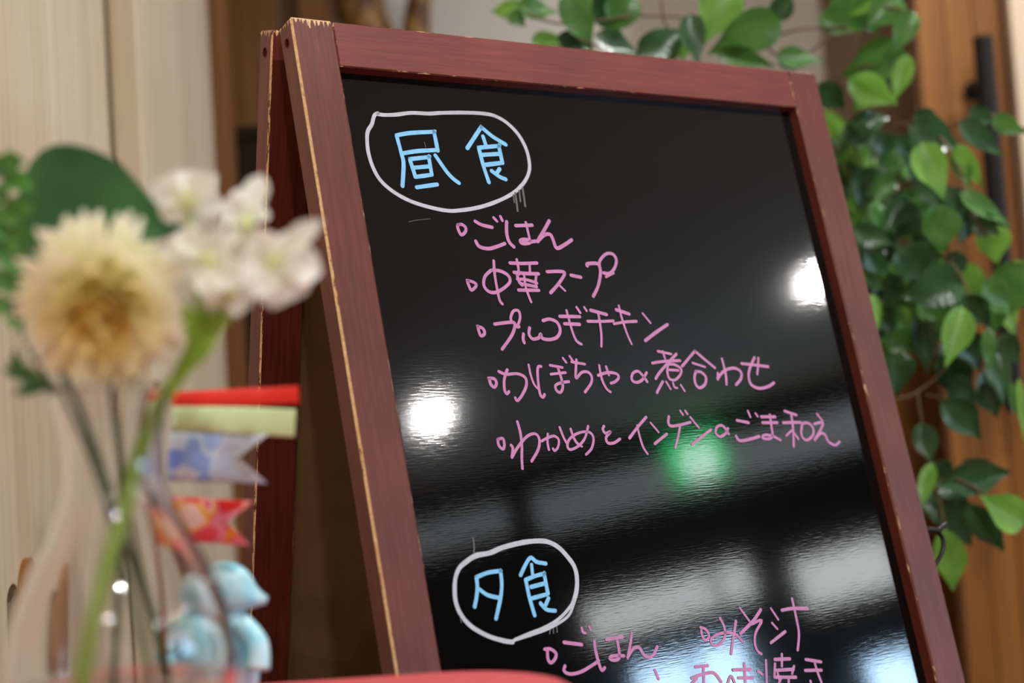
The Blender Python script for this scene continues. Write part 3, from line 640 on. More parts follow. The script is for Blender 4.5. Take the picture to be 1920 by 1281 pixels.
cl = child(slab('tablecloth', rrect(TX0, TX1, TY0, TY1, .09), [(TZ-.10, .0), (TZ-.008, 0), (TZ-.003, .002), (TZ, .008)], RED), tb); cl['label'] = 'coral red tablecloth'
for (lx, ly) in ((TX0+.07, TY0+.07), (TX1-.07, TY0+.07), (TX0+.07, TY1-.07), (TX1-.07, TY1-.07)):
    child(mesh_obj('leg', *tube([(lx, ly, 0), (lx, ly, TZ-.02)], [.016, .024], 12), M['jamb_wood']), tb)

# ------------------------------------------------------------------ glass vase
vb = at(238, 1405, .80); vb.z = TZ
vase = empty('vase', vb); tag(vase, 'clear glass vase with narrow neck and round belly holding cut flowers', 'vase')
mt, nt, b = new_mat('glass'); b.inputs['Base Color'].default_value = (.97, .98, .98, 1); b.inputs['Roughness'].default_value = .035; b.inputs['Transmission Weight'].default_value = 1; b.inputs['IOR'].default_value = 1.45; M['glass'] = mt
mt, nt, b = new_mat('water'); b.inputs['Base Color'].default_value = (.97, .99, .98, 1); b.inputs['Roughness'].default_value = 0; b.inputs['Transmission Weight'].default_value = 1; b.inputs['IOR'].default_value = 1.33; M['water'] = mt
op = [(0, .0), (.040, .0), (.046, .003), (.053, .018), (.0575, .040), (.0575, .058), (.053, .078), (.0445, .098), (.036, .114), (.0295, .128), (.026, .143), (.0255, .156), (.0275, .172), (.0312, .185), (.0322, .188)]
ip = [(r-.0034, z) for r, z in reversed(op[3:])]
ip = [(.0296, .1888)] + ip + [(.045, .009), (.038, .006), (0, .006)]
def fine(pr, n=4): return [(p.x, p.y) for p in smooth_path([Vector((r, z, 0)) for r, z in pr], n)]
gv, gf = lathe([(max(r, .00001), max(z, 0)) for r, z in fine(op)] + [(max(r, .00001), z) for r, z in fine(ip)], 56)
gl = mesh_obj('glass_body', gv, gf, M['glass'], vase, smooth=True)
wp = [(.00001, .0061), (.037, .0064), (.0438, .0092), (.0494, .0182), (.0539, .040), (.00001, .0400)]
wv_, wf = lathe(wp, 48); mesh_obj('water', wv_, wf, M['water'], vase, smooth=False)

# ------------------------------------------------------------------ flowers
STEM_D = plain('stem_dark_green', srgb(72, 92, 52), .5); STEM_L = plain('stem_light_green', srgb(140, 172, 62), .45)
def stem_px(parent, pts, Y, r, mat, name='stem'):
    ww = []
    for p in pts:
        q = at(p[0], p[1], Y+(p[2] if len(p) > 2 else 0)); ww.append(q)
    path = smooth_path(ww, 5)
    v, f = tube(path, r, 8); o = mesh_obj(name, v, f, mat, smooth=True); return child(o, parent)
# generic leaf mesh, base at origin, tip at (0,1,0), half width .5, slight fold and droop
def leaf_mesh(name, mat, peak=.38, fold=.12, droop=.18, tipw=1.0, nl=8, bend=0.0, twist=0.0):
    v, f = [], []
    cols = (-1, -.55, 0, .55, 1)
    for i in range(nl+1):
        t = i/nl
        wd = .5*(math.sin(math.pi*t**(math.log(.5)/math.log(peak))))**.85 if 0 < t < 1 else .012
        wd *= (1 if t < .62 else 1-.5*tipw*((t-.62)/.38)**.8)
        for c in cols: v.append((wd*c + bend*math.sin(math.pi*t), t, twist*t*wd*c + fold*abs(c)*wd*2 - droop*t*t + .04*math.sin(t*9+c)*abs(c)))
    nc = len(cols)
    for i in range(nl):
        for j in range(nc-1): f.append((i*nc+j, i*nc+j+1, (i+1)*nc+j+1, (i+1)*nc+j))
    me = bpy.data.meshes.new(name); me.from_pydata(v, [], f); me.update(); me.materials.append(mat)
    for p in me.polygons: p.use_smooth = True
    return me
def place_leaf(name, me, parent, base, tip, width, nrm=None, tilt=.35):
    d = tip-base; L = d.length; y = d/L
    n = nrm.copy() if nrm else (CAM-base).normalized()
    n = n + Vector((random.uniform(-tilt, tilt), random.uniform(-tilt, tilt), random.uniform(-tilt, tilt)+tilt*.6))
    x = y.cross(n); 
    if x.length < 1e-4: x = y.cross(Vector((0, 0, 1)))
    x.normalize(); z = x.cross(y)
    o = bpy.data.objects.new(name, me); link(o, parent)
    mm = Matrix.Identity(4)
    for i in range(3): mm[i][0] = x[i]*width; mm[i][1] = y[i]*L; mm[i][2] = z[i]*min(L, width*1.3); mm[i][3] = base[i]-parent.location[i]
    o.matrix_local = mm; return o
def petal_mat(name, stops, trans=.3, scale=1.0, rough=.6):
    mt, nt, b = new_mat(name); L = nt.links; tc = N(nt, 'ShaderNodeTexCoord')
    vl = N(nt, 'ShaderNodeVectorMath', operation='LENGTH'); L.new(tc.outputs['Object'], vl.inputs[0])
    mu = N(nt, 'ShaderNodeMath', operation='MULTIPLY'); mu.inputs[1].default_value = scale; L.new(vl.outputs['Value'], mu.inputs[0])
    cc = ramp(nt, mu.outputs[0], stops); L.new(cc, b.inputs['Base Color']); b.inputs['Roughness'].default_value = rough
    tr = N(nt, 'ShaderNodeBsdfTranslucent'); L.new(cc, tr.inputs[0]); ms = N(nt, 'ShaderNodeMixShader'); ms.inputs[0].default_value = trans
    L.new(b.outputs[0], ms.inputs[1]); L.new(tr.outputs[0], ms.inputs[2]); L.new(ms.outputs[0], nt.nodes['Material Output'].inputs[0])
    return mt
# chrysanthemum
CY = .785
cc_ = at(190, 560, CY); ch = empty('chrysanthemum', (vb.x, vb.y, TZ+.008)); tag(ch, 'pale yellow pompon chrysanthemum with golden heart in the glass vase', 'flower')
CH = petal_mat('chrysanthemum_petal', [(.0, srgb(222, 176, 60)), (.26, srgb(236, 208, 100)), (.46, srgb(242, 234, 172)), (.72, srgb(246, 242, 208)), (1, srgb(248, 245, 228))], .3, 1/.045)
axis = ((CAM-cc_).normalized()*.75 + Vector((.0, 0, -.36))).normalized()
ax1 = axis.cross(ZU).normalized(); ax2 = axis.cross(ax1)
v, f = [], []
def strap(bm_v, bm_f, dirv, L, wd, curl, start):
    side = dirv.cross(axis)
    if side.length < 1e-3: side = ax1.copy()
    side.normalize(); upv = side.cross(dirv); base = len(bm_v); n = 5
    for i in range(n+1):
        t = i/n; p = dirv*(start + L*t) + axis*(curl*t*t)
        ww = wd*(.45+.55*math.sin(math.pi*min(1, t*.85+.08))) * (1 if t < .95 else .55)
        for c in (-1, 0, 1): bm_v.append(p + side*(ww*c) + upv*(-.25*ww*abs(c)*-1))
    for i in range(n):
        for j in range(2): q = base+i*3+j; bm_f.append((q, q+1, q+4, q+3))
rnd = random.Random(3); pfm = []
CH_IN = petal_mat('chrysanthemum_inner_petal', [(0, srgb(236, 196, 84)), (.6, srgb(242, 214, 112)), (1, srgb(246, 232, 160))], .3, 1/.045)
CH_MID = petal_mat('chrysanthemum_middle_petal', [(0, srgb(240, 222, 130)), (.5, srgb(245, 236, 168)), (1, srgb(248, 243, 200))], .3, 1/.045)
for lay in range(9):
    th = math.radians(4+15.5*lay); cnt = [14, 26, 34, 38, 40, 38, 34, 30, 22][lay]
    for k in range(cnt):
        ph = 2*math.pi*(k+rnd.random()*.7)/cnt; t2 = th+rnd.uniform(-.10, .10)
        dv = axis*math.cos(t2) + (ax1*math.cos(ph)+ax2*math.sin(ph))*math.sin(t2)
        strap(v, f, dv.normalized(), (.0325+.0045*min(1, lay/4))*rnd.uniform(.85, 1.14), .0036, .012*(1 if lay < 6 else -.8)*rnd.uniform(.3, 1), .004)
        pfm += [2 if lay < 2 else (1 if lay < 4 else 0)]*10
o = mesh_obj('petals', v, f, [CH, CH_MID, CH_IN], ch, pfm, smooth=True); o.location = cc_ - ch.location; o['kind'] = 'stuff'
hv2, hf2 = lathe([(.0001, -.010), (.005, -.009), (.008, -.004), (.008, .002), (.005, .006), (.0001, .008)], 20)
hv2 = [Vector(p)*1.75 + axis*.015 for p in hv2]
o = mesh_obj('heart', hv2, hf2, plain('golden_heart', srgb(240, 212, 112), .7, bump=.6, bscale=1200), ch, smooth=True); o.location = cc_ - ch.location
stem_px(ch, [(195, 610, .012), (205, 700, .015), (222, 830, .012), (232, 960, .01), (222, 1120, .012), (212, 1290, .012), (210, 1385, .012)], .80, .0022, STEM_D)
LF_D = leaf_mesh('leaf_dark', leaf_mat('leaf_dark_green', srgb(40, 88, 48), srgb(58, 116, 62), .5, .2)); LF_CH = leaf_mesh('leaf_chrysanthemum', leaf_mat('leaf_chrysanthemum', srgb(36, 84, 34), srgb(64, 118, 44), .5, .2), peak=.5)
for (bx, by, tx, ty, wpx) in [(212, 705, 285, 640, 42), (205, 715, 240, 650, 36), (225, 720, 270, 690, 30), (120, 705, 115, 655, 22), (95, 735, 10, 675, 34), (85, 730, 20, 735, 26), (60, 712, 0, 690, 24), (40, 700, 25, 655, 20)]:
    place_leaf('leaf', LF_CH, ch, at(bx, by, .80), at(tx, ty, .795), wpx*.8/FPX)
stem_px(ch, [(120, 735, .01), (70, 715, .005), (20, 690, .0)], .80, .0014, STEM_D, 'side_stem')
# white flower spray
wf_ = empty('white_flower_spray', (vb.x, vb.y, TZ+.008)); tag(wf_, 'spray of white open blooms with light green stalks in the glass vase', 'flower')
WP = petal_mat('white_petal', [(.0, srgb(222, 230, 184)), (.4, srgb(238, 239, 226)), (1, srgb(242, 242, 238))], .35, 1.0)
PET = leaf_mesh('white_petal', WP, peak=.62, fold=.16, droop=.22, tipw=-.2, nl=8)
PIST = plain('pistil', srgb(214, 222, 158), .6)
blooms = [((352, 378), .81, [(-65,-30,60), (-45,-55,55), (5,-62,60), (45,-48,60), (62,0,58), (-55,25,52), (40,40,60)]),
          ((462, 420), .80, [(28,-95,50), (-12,-72,52), (-45,-40,58), (-60,20,60), (30,-40,55), (30,55,70), (-20,60,60)]),
          ((392, 488), .79, [(-92,-32,58), (-60,-60,60), (-45,30,62), (30,-50,60), (50,40,74), (10,65,70)]),
          ((512, 492), .785, [(82,-78,46), (55,-55,58), (90,10,84), (62,62,84), (5,82,84), (-35,62,70), (-60,0,70), (-30,-55,66)]),
          ((430, 545), .80, [(-50,-10,60), (-30,50,60), (40,30,70), (20,-50,70)])]
for (c, Y, pets) in blooms:
    p0 = at(*c, Y); pv, pf = lathe([(.0001, -.005), (.003, -.003), (.0035, .001), (.002, .004), (.0001, .0055)], 10)
    bl = mesh_obj('bloom', pv, pf, PIST, wf_, smooth=True); bl.location = p0 - wf_.location
    e_loc = p0.copy()
    for (dx, dy, wpx) in pets:
        o = bpy.data.objects.new('petal', PET); link(o, bl)
        tipp = at(c[0]+dx*1.02, c[1]+dy*1.02, Y+random.uniform(-.012, .012)); d = tipp-p0; L = d.length; y = d/L
        n = ((CAM-p0).normalized() + Vector((random.uniform(-.35, .35), 0, random.uniform(-.1, .5)))).normalized()
        x = y.cross(n).normalized(); z = x.cross(y); mm = Matrix.Identity(4)
        for i in range(3): mm[i][0] = x[i]*wpx*Y/FPX; mm[i][1] = y[i]*L; mm[i][2] = z[i]*L*.9
        o.matrix_local = mm
    stem_px(wf_, [(c[0], c[1], Y-.80+.004), (c[0]*.6+385*.4, c[1]*.55+610*.45, .01), (372, 632, .008)], .80, .0016, STEM_L, 'stalk')
stem_px(wf_, [(372, 632, .008), (345, 690, .008), (300, 760, .004), (262, 850, 0), (238, 940, -.004), (205, 1050, -.014), (176, 1160, -.02), (155, 1270, -.02), (148, 1380, -.02)], .80, .0042, STEM_L)
BR = leaf_mesh('leaf_bright', leaf_mat('leaf_bright_green', srgb(122, 168, 44), srgb(158, 196, 78), .45, .35))
for (bx, by, tx, ty, wpx) in [(350, 690, 425, 565, 48), (365, 640, 345, 560, 34), (372, 625, 440, 590, 40), (330, 710, 385, 640, 34)]:
    place_leaf('calyx_leaf', BR, wf_, at(bx, by, .805), at(tx, ty, .80), wpx*.8/FPX)
# broad dark leaf
bl_ = empty('broad_leaf', (vb.x, vb.y, TZ+.008)); tag(bl_, 'single broad dark green leaf behind the yellow chrysanthemum in the vase', 'leaf')
BRM = leaf_mesh('broad_blade', leaf_mat('broad_leaf_green', srgb(44, 96, 54), srgb(58, 120, 66), .5, .15), peak=.36, fold=.06, droop=.10, nl=12)
o = place_leaf('blade', BRM, bl_, at(24, 378, .86), at(338, 428, .84), 250*.85/FPX, nrm=(CAM-at(150, 350, .85)).normalized(), tilt=.05)
stem_px(bl_, [(28, 372, .06), (60, 500, .05), (115, 690, .02), (150, 770, .012), (190, 880, .008), (225, 990, .006), (262, 1090, .012), (300, 1210, .02), (322, 1360, .022)], .80, .0024, STEM_D)
# small-leaved sprig at the left
sp = empty('green_sprig', (vb.x, vb.y, TZ+.008)); tag(sp, 'small-leaved green sprig at the pale wall side of the vase', 'foliage')
stem_px(sp, [(5, 300, .02), (15, 420, .02), (20, 560, .02), (75, 690, .015), (130, 770, .004), (185, 900, 0), (215, 1010, 0), (255, 1150, -.01), (285, 1290, -.015), (290, 1380, -.015)], .80, .0015, STEM_D)
SPR = leaf_mesh('sprig_leaf', leaf_mat('sprig_green', srgb(44, 104, 46), srgb(104, 166, 66), .5, .3))
for (bx, by, tx, ty, wpx) in [(5, 330, -40, 290, 36), (8, 320, 25, 285, 30), (10, 350, 50, 320, 34), (10, 400, 60, 385, 36), (12, 420, -40, 390, 36), (15, 450, 65, 445, 36), (15, 480, -35, 460, 36), (18, 500, 70, 500, 34), (18, 530, -30, 520, 34), (20, 550, 62, 545, 34), (20, 570, -20, 580, 30), (22, 590, 40, 620, 24), (8, 340, 62, 350, 34), (10, 375, -25, 350, 34), (12, 390, 40, 420, 36), (14, 430, 50, 470, 36), (16, 470, 30, 520, 34), (14, 440, -20, 430, 36), (18, 520, 45, 575, 30), (6, 310, 45, 300, 32)]:
    place_leaf('leaf', SPR, sp, at(bx, by, .82), at(tx, ty, .815), wpx*1.45*.82/FPX)
stem_px(bl_, [(240, 940, .004), (262, 1060, .008), (290, 1160, .01), (318, 1260, .012)], .80, .0012, STEM_D, 'leaf_stalk')

# ------------------------------------------------------------------ paper carp streamer ornament
KY = .955
pb = at(322, 1290, KY); pb.z = TZ
ko = empty('carp_streamer_ornament', pb); tag(ko, 'table ornament of paper carp streamers and ribbons on a thin pole', 'ornament')
ptop = at(322, 712, KY)
mesh_obj('pole', *tube([(0, 0, .012), (0, 0, ptop.z-TZ)], .0018, 10), M['jamb_wood'], ko)
kv, kf = lathe([(.0001, 0), (.020, 0), (.021, .002), (.021, .010), (.019, .012), (.0001, .012)], 28); mesh_obj('foot', kv, kf, M['jamb_wood'], ko)
def washi(name, stops, scale=90, rough=.7):
    mt, nt, b = new_mat(name); L = nt.links; tc = N(nt, 'ShaderNodeTexCoord')
    vo = N(nt, 'ShaderNodeTexVoronoi', i_Scale=scale, feature='SMOOTH_F1'); vo.inputs['Smoothness'].default_value = .4
    L.new(tc.outputs['Object'], vo.inputs['Vector']); sp_ = N(nt, 'ShaderNodeSeparateColor'); L.new(vo.outputs['Color'], sp_.inputs[0])
    cc = ramp(nt, sp_.outputs[0], stops); L.new(cc, b.inputs['Base Color']); b.inputs['Roughness'].default_value = rough
    tr = N(nt, 'ShaderNodeBsdfTranslucent'); L.new(cc, tr.inputs[0]); ms = N(nt, 'ShaderNodeMixShader'); ms.inputs[0].default_value = .3
    L.new(b.outputs[0], ms.inputs[1]); L.new(tr.outputs[0], ms.inputs[2]); L.new(ms.outputs[0], nt.nodes['Material Output'].inputs[0]); return mt
def streamer(name, label, p0, p1, hpx, mat, notch, fat=.28, Y=KY, taper=.0):
    a_, b_ = at(*p0, Y), at(*p1, Y); d = b_-a_; L = d.length; x = d/L; up = (ZU - x*ZU.dot(x)).normalized(); out = x.cross(up)
    hh = hpx*.5*Y/FPX; v, f = [], []; nx, na = 14, 20
    for i in range(nx+1):
        s = i/nx
        for k in range(na):
            th = 2*math.pi*k/na; sv = math.sin(th); cv = math.cos(th)
            xe = L*s - notch*L*s*s*(1-abs(sv)) ; hcur = hh*(1-taper*math.sin(math.pi*min(1, s*1.05))*.35)
            v.append(a_ + x*xe + up*(hcur*sv) + out*(hh*fat*cv*(1-.7*s)) + out*(.002*math.sin(s*6)))
    for i in range(nx):
        for k in range(na): k2 = (k+1) % na; f.append((i*na+k, i*na+k2, (i+1)*na+k2, (i+1)*na+k))
    f.append(tuple(range(na)))
    o = child(mesh_obj(name, v, f, mat, smooth=True), ko); o['label'] = label; return o
streamer('ribbon', 'red paper ribbon', (324, 752), (560, 740), 33, plain('red_paper', srgb(232, 44, 30), .55), .0, .35)
streamer('ribbon', 'pale green paper ribbon', (324, 783), (553, 794), 52, plain('green_paper', srgb(204, 230, 174), .65, vary=.08, vscale=60), .0, .3)
streamer('carp', 'white and blue patterned paper carp', (318, 856), (502, 860), 92, washi('blue_washi', [(0, srgb(120, 146, 226)), (.16, srgb(156, 184, 232)), (.3, srgb(206, 220, 236)), (.78, srgb(226, 234, 240)), (.95, srgb(166, 192, 234))], 75), .30, .25)
streamer('carp', 'red, pink and yellow patterned paper carp', (318, 972), (472, 982), 82, washi('red_washi', [(0, srgb(226, 30, 48)), (.2, srgb(232, 40, 40)), (.34, srgb(240, 150, 180)), (.5, srgb(238, 120, 40)), (.66, srgb(240, 190, 40)), (.82, srgb(244, 226, 220)), (.92, srgb(226, 60, 110))], 75), .30, .25)

# ------------------------------------------------------------------ pale blue figurine beside the ornament
FY = .99
fb = at(405, 1290, FY); fb.z = TZ
fg = empty('figurine', fb); tag(fg, 'pale blue and white ceramic figurine with peaked round head behind the vase', 'figurine')
GLZ, nt, b = new_mat('pale_blue_glaze'); tc = N(nt, 'ShaderNodeTexCoord')
nz = N(nt, 'ShaderNodeTexNoise', i_Scale=45, i_Detail=3); nt.links.new(tc.outputs['Object'], nz.inputs['Vector'])
nt.links.new(ramp(nt, nz.outputs['Fac'], [(.38, srgb(126, 204, 226)), (.54, srgb(170, 222, 236)), (.7, srgb(216, 236, 242))]), b.inputs['Base Color']); b.inputs['Roughness'].default_value = .35
px = FY/FPX
def ellipsoid(center, rad, n=24, m_=14, f_=None):
    v, f = [], []
    for i in range(m_+1):
        ph = math.pi*i/m_
        for k in range(n):
            th = 2*math.pi*k/n; p = Vector((math.sin(ph)*math.cos(th), math.sin(ph)*math.sin(th), math.cos(ph)))
            if f_: p = f_(p)
            v.append((center[0]+rad[0]*p.x, center[1]+rad[1]*p.y, center[2]+rad[2]*p.z))
    for i in range(m_):
        for k in range(n): k2 = (k+1) % n; f.append((i*n+k, i*n+k2, (i+1)*n+k2, (i+1)*n+k))
    return v, f
hc = at(420, 1112, FY) - fb
def headf(p):
    q = p.copy()
    if q.x > 0 and q.z < .3: q.x *= 1+.55*max(0, 1-abs(q.z+.35)/.45)      # the peak of the head pointing sideways
    if q.z < -.45: q.z = -.45-(-.45-q.z)*.4
    return q
mesh_obj('head', *ellipsoid(hc, (60*px, 48*px, 58*px), f_=headf), GLZ, fg, smooth=True)
bc = at(412, 1240, FY) - fb
bh = hc.z - 10*px
def bz(p):
    q = p.copy()
    if p.z < 0: k = (1/math.sqrt(max(.02, 1-p.z**2)))**.75; q.x *= k; q.y *= k
    q.x *= 1+.10*max(0, -q.z); q.y *= 1+.10*max(0, -q.z); return q
mesh_obj('body', *ellipsoid((bc.x, bc.y, bh*.5), (72*px, 60*px, bh*.52), f_=bz), GLZ, fg, smooth=True)
mesh_obj('arm', *tube(smooth_path([(bc.x+50*px, bc.y-.012, bh*.75), (bc.x+78*px, bc.y-.016, bh*.55), (bc.x+80*px, bc.y-.02, bh*.28)], 5), [.007]*5+[.0075]*6, 12), GLZ, fg, smooth=True)
mesh_obj('arm', *tube(smooth_path([(bc.x-50*px, bc.y-.012, bh*.75), (bc.x-78*px, bc.y-.016, bh*.55), (bc.x-76*px, bc.y-.02, bh*.28)], 5), [.007]*5+[.0075]*6, 12), GLZ, fg, smooth=True)

# ------------------------------------------------------------------ driftwood post behind the top corner
DWY = 2.98
dw_base = at(735, 400, DWY); dw_base.z = 0
dw = empty('driftwood_post', dw_base); tag(dw, 'mottled natural driftwood post with two branches behind the board top rail', 'driftwood')
BARK, nt, b = new_mat('driftwood'); tc = N(nt, 'ShaderNodeTexCoord'); mp = N(nt, 'ShaderNodeMapping'); mp.inputs['Scale'].default_value = (34, 34, 16); nt.links.new(tc.outputs['Object'], mp.inputs['Vector'])
nz = N(nt, 'ShaderNodeTexNoise', i_Scale=1, i_Detail=5, i_Roughness=.6, i_Distortion=.8); nt.links.new(mp.outputs[0], nz.inputs['Vector'])
nt.links.new(ramp(nt, nz.outputs['Fac'], [(.36, srgb(46, 30, 17)), (.46, srgb(108, 68, 32)), (.56, srgb(146, 108, 52)), (.66, srgb(176, 142, 84))]), b.inputs['Base Color']); b.inputs['Roughness'].default_value = .6
def gnarl(pts, radii, name):
    path = smooth_path([Vector(p) for p in pts], 6); rr_ = smooth_path([Vector((r, 0, 0)) for r in radii], 6)
    v, f = tube(path, [max(.004, r.x) for r in rr_], 18)
    v = [p + Vector((noise.noise(p*14), noise.noise(p*14+Vector((7, 3, 1))), 0))*.010 for p in v]
    child(mesh_obj(name, v, f, BARK, smooth=True), dw)
k_ = DWY/FPX
j = at(742, 330, DWY)
gnarl([(dw_base.x, DWY, 0), (dw_base.x+.01, DWY, .5), (j.x, DWY, j.z)], [.085, .07, .075], 'trunk')
gnarl([tuple(j), tuple(at(715, 150, DWY)), tuple(at(688, 45, DWY)), tuple(at(668, -20, DWY)), tuple(at(640, -160, DWY))], [65*k_, 58*k_, 47*k_, 49*k_, 40*k_], 'branch')
gnarl([tuple(j), tuple(at(772, 150, DWY)), tuple(at(781, 45, DWY)), tuple(at(790, -20, DWY)), tuple(at(812, -160, DWY))], [55*k_, 36*k_, 26*k_, 19*k_, 15*k_], 'branch')

# ------------------------------------------------------------------ artificial plant behind the board
PY = 1.95
pp0 = at(1640, 700, 2.12); pp0.z = 0
pl = empty('potted_plant', pp0); tag(pl, 'leafy artificial green plant with trailing twigs behind the menu board', 'plant')
pv, pf = lathe([(.0001, 0), (.085, 0), (.09, .004), (.115, .19), (.122, .20), (.122, .22), (.112, .22), (.108, .20), (.0001, .195)], 36)
mesh_obj('pot', pv, pf, plain('clay_pot', srgb(120, 78, 58), .7, vary=.1), pl)
TW = plain('twig', srgb(104, 84, 58), .7, vary=.15, vscale=80)
crown = at(1640, 420, 2.12)
mesh_obj('trunk', *tube(smooth_path([(0, 0, .18), (.012, .01, .45), (-.01, 0, .75), tuple(crown-pp0)], 5), [.014]*8+[.011]*8, 10), TW, pl, smooth=True)
def twig(pts, r=.0016):
    path = smooth_path([at(x, y, Y) for x, y, Y in pts], 5)
    child(mesh_obj('twig', *tube(path, r, 6), TW, smooth=True), pl)
cr = (1640, 420, 2.12)
for t in [[cr, (1560, 220, 2.05), (1440, 90, 1.98), (1330, 40, 1.93), (1200, 30, 1.9), (1060, 45, 1.88), (985, 25, 1.86)], [cr, (1500, 180, 2.0), (1330, 130, 1.9), (1200, 110, 1.86), (1080, 70, 1.84)],
          [cr, (1600, 250, 2.05), (1610, 100, 2.0), (1640, 20, 1.96), (1700, 20, 1.93)], [cr, (1640, 260, 2.02), (1700, 232, 1.95), (1760, 255, 1.9), (1800, 320, 1.86), (1812, 380, 1.85), (1850, 440, 1.85)],
          [cr, (1690, 470, 1.98), (1735, 462, 1.9), (1790, 500, 1.86), (1825, 570, 1.85), (1870, 650, 1.85), (1900, 730, 1.85)], [cr, (1700, 300, 2.0), (1800, 230, 1.92), (1860, 215, 1.9), (1935, 250, 1.9)],
          [cr, (1760, 480, 1.98), (1850, 520, 1.92), (1925, 505, 1.9)], [(1825, 570, 1.85), (1780, 680, 1.86), (1720, 735, 1.86), (1682, 748, 1.86)], [(1720, 735, 1.86), (1728, 790, 1.86), (1735, 850, 1.86), (1760, 930, 1.86), (1775, 1010, 1.86)],
          [(1735, 740, 1.86), (1790, 755, 1.86), (1830, 790, 1.86)], [(1450, 70, 1.97), (1500, 55, 1.95), (1590, 50, 1.95)], [(1480, 120, 1.97), (1530, 90, 1.95), (1560, 60, 1.95)], [(1240, 0, 1.9), (1250, 50, 1.9), (1290, 95, 1.9)],
          [(1540, 180, 2.0), (1580, 140, 1.98), (1640, 120, 1.95)], [(1760, 900, 1.86), (1800, 900, 1.85), (1850, 930, 1.85)]]: twig(t)
LMAT = {'d': leaf_mat('plant_deep_green', srgb(36, 70, 42), srgb(60, 100, 60), .28, .18), 'm': leaf_mat('plant_mid_green', srgb(62, 112, 50), srgb(90, 142, 66), .33, .28), 'b': leaf_mat('plant_light_green', srgb(100, 160, 58), srgb(136, 188, 86), .38, .36)}
SHAPES = [dict(peak=.36, fold=.16, droop=.22, bend=.05, twist=.5), dict(peak=.42, fold=.22, droop=.10, bend=-.06, twist=-.4), dict(peak=.34, fold=.10, droop=.32, bend=.02, twist=.2)]
LM = {k: [leaf_mesh('plant_leaf', mt_, nl=10, **sh) for sh in SHAPES] for k, mt_ in LMAT.items()}
C3 = lambda x, y: (880+x/1.846, y/1.846); C4 = lambda x, y: (1480+x/2.784, 180+y/2.784); C6 = lambda x, y: (1600+x/3.56, 540+y/3.56); C5 = lambda x, y: (1560+x/1.8806, 600+y/1.8806)
def lf(cv, s, bx, by, tx, ty, wd, kind, Y, tilt=.35):
    b_ = cv(bx, by); t_ = cv(tx, ty); mx_, my_ = (b_[0]+t_[0])/2, (b_[1]+t_[1])/2; g_ = 1.1
    b_ = (mx_+(b_[0]-mx_)*g_, my_+(b_[1]-my_)*g_); t_ = (mx_+(t_[0]-mx_)*g_, my_+(t_[1]-my_)*g_); wd = wd*1.22
    place_leaf('leaf', random.choice(LM[kind]), pl, at(*b_, Y), at(*t_, Y+random.uniform(-.02, .015)), wd/s*Y/FPX, tilt=tilt)
for r in [(190,38,72,28,62,'b',1.88), (170,25,302,35,75,'m',1.88), (150,40,188,90,50,'m',1.88), (345,-20,420,165,95,'m',1.84), (430,0,560,60,110,'d',1.9), (560,-10,480,100,110,'m',1.9), (380,-30,470,30,80,'b',1.92), (220,140,345,150,62,'b',1.9), (310,125,430,170,60,'d',1.86),
          (440,125,600,185,75,'d',1.85), (470,110,560,165,60,'m',1.88), (590,190,765,95,95,'d',1.86), (640,210,745,130,70,'m',1.9), (770,55,790,215,75,'d',1.84), (745,110,735,210,60,'b',1.88), (900,-30,820,120,130,'b',1.87), (820,20,900,110,110,'b',1.9), (1070,70,835,180,125,'m',1.85), (900,100,1050,75,80,'d',1.88), (1110,-10,1030,75,70,'d',1.9),
          (860,185,1050,228,60,'m',1.88), (1070,195,1222,205,68,'m',1.9), (1080,185,1150,235,60,'d',1.92), (1210,65,1340,105,80,'m',1.96), (1270,-20,1420,115,120,'m',1.97), (1480,-10,1380,90,110,'m',1.95), (1360,-30,1290,60,90,'b',1.98), (1535,45,1475,170,75,'m',1.93), (1500,180,1295,262,120,'m',1.95), (1390,180,1480,300,100,'d',1.97),
          (1515,195,1470,345,60,'b',1.93), (1320,280,1475,360,95,'b',1.92), (1410,290,1335,375,80,'b',1.94), (1215,290,1295,385,85,'d',1.95), (1225,390,1275,480,75,'b',1.92), (1325,430,1458,400,70,'d',1.95), (1300,470,1420,440,70,'d',1.98), (1530,440,1700,505,120,'d',1.9), (1540,400,1660,440,70,'d',1.93),
          (1705,420,1845,535,70,'d',1.88), (1735,380,1830,425,50,'d',1.9), (1815,410,1925,460,58,'m',1.88), (1690,505,1775,650,55,'b',1.86)]: lf(C3, 1.846, *r)
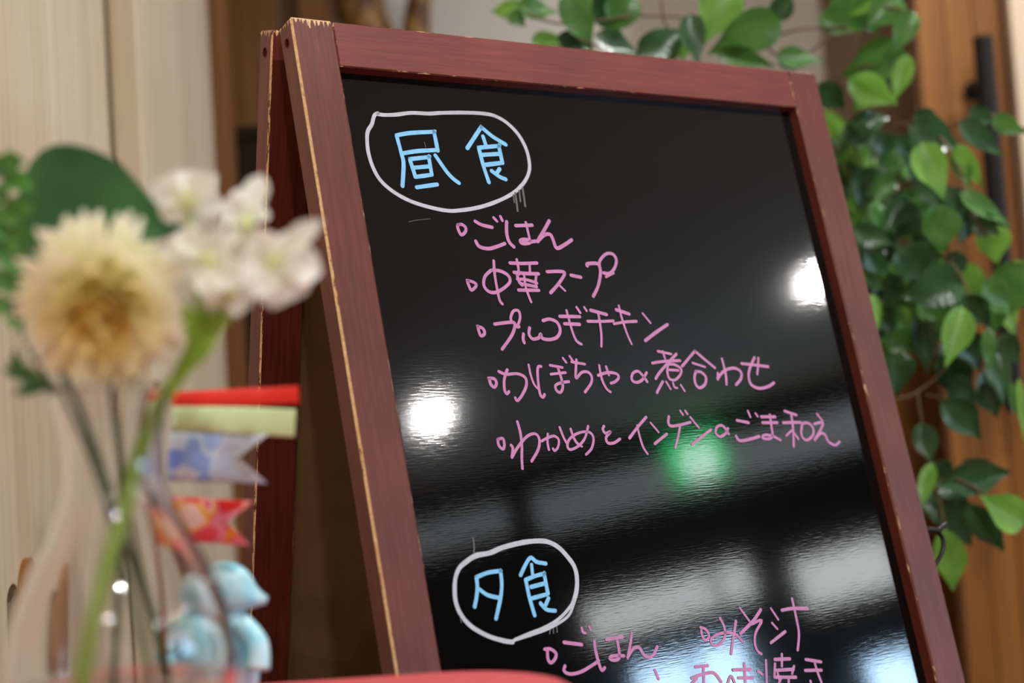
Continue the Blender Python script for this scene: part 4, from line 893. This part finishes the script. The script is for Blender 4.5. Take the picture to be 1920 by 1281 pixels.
for r in [(700,255,808,525,150,'b',1.87), (650,300,690,440,120,'d',1.92), (770,575,785,815,165,'m',1.85), (570,800,720,960,180,'d',1.86), (760,800,650,950,120,'d',1.87), (890,990,608,1035,185,'d',1.83), (900,510,1160,668,100,'m',1.85), (830,485,940,690,130,'d',1.87), (940,600,900,760,120,'d',1.88), (1060,680,1085,875,150,'b',1.87), (960,650,1090,720,110,'d',1.86),
          (1230,890,1095,1150,200,'m',1.86), (1180,870,1240,1060,150,'b',1.88), (1020,970,1180,1140,150,'m',1.84), (900,890,1020,1050,120,'b',1.9), (345,690,545,775,100,'d',1.86), (400,820,540,930,110,'d',1.86), (390,900,520,1010,100,'m',1.87), (540,930,560,1110,100,'d',1.88), (430,1040,478,1210,60,'b',1.84), (850,300,945,480,75,'m',1.88), (900,260,1000,450,50,'m',1.87), (680,600,560,740,130,'d',1.92), (620,540,500,700,140,'d',1.93),
          (560,220,700,330,110,'d',1.94), (450,560,470,700,80,'m',1.95), (720,340,640,470,120,'d',1.93), (680,1080,790,1200,110,'m',1.88), (470,1100,560,1230,110,'d',1.92), (1080,1100,1070,1250,90,'m',1.88), (900,1060,1050,1200,130,'d',1.85), (880,820,830,980,110,'d',1.9)]: lf(C4, 2.784, *r)
for r in [(715,135,625,505,170,'b',1.82), (320,440,300,725,180,'d',1.86), (430,180,495,560,130,'d',1.9), (560,470,780,720,190,'d',1.87), (640,620,850,780,160,'d',1.86), (760,300,860,560,170,'d',1.88), (900,280,920,570,90,'m',1.84), (950,430,1010,755,150,'d',1.85), (1000,310,1120,520,120,'d',1.84), (1060,640,1075,860,40,'m',1.83), (1105,620,1145,1020,50,'b',1.82), (850,650,960,850,160,'d',1.88), (590,770,850,1000,180,'d',1.85),
          (450,915,520,1165,140,'d',1.86), (250,300,400,420,140,'m',1.93), (200,120,330,300,150,'m',1.95), (480,60,600,240,150,'m',1.9), (330,240,420,420,150,'m',1.94), (120,50,170,270,60,'b',1.84), (620,350,760,520,150,'d',1.9), (880,560,940,800,130,'d',1.89)]: lf(C6, 3.56, *r)
for r in [(352,512,315,655,58,'b',1.84), (395,580,628,540,105,'d',1.85), (470,500,560,600,90,'d',1.87), (680,705,533,625,110,'b',1.84), (410,640,500,808,115,'d',1.87), (480,655,605,815,85,'d',1.86), (395,745,425,950,92,'b',1.85), (350,610,362,710,60,'d',1.88), (370,500,400,560,60,'d',1.89), (400,540,470,640,90,'d',1.9)]: lf(C5, 1.8806, *r)
rp = random.Random(21)
for i in range(105):                     # inner foliage around the crown, further back
    x = rp.gauss(1650, 70); y = rp.uniform(230, 640)
    if y > 520: x += 70
    Y = rp.uniform(1.99, 2.16); a = rp.uniform(.2, 2.9); L = rp.uniform(60, 95)
    place_leaf('leaf', rp.choice(LM[rp.choice('dddddmmmbb')]), pl, at(x, y, Y), at(x+L*math.cos(a), y+L*math.sin(a), Y-.01), rp.uniform(40, 60)*Y/FPX, tilt=.7)
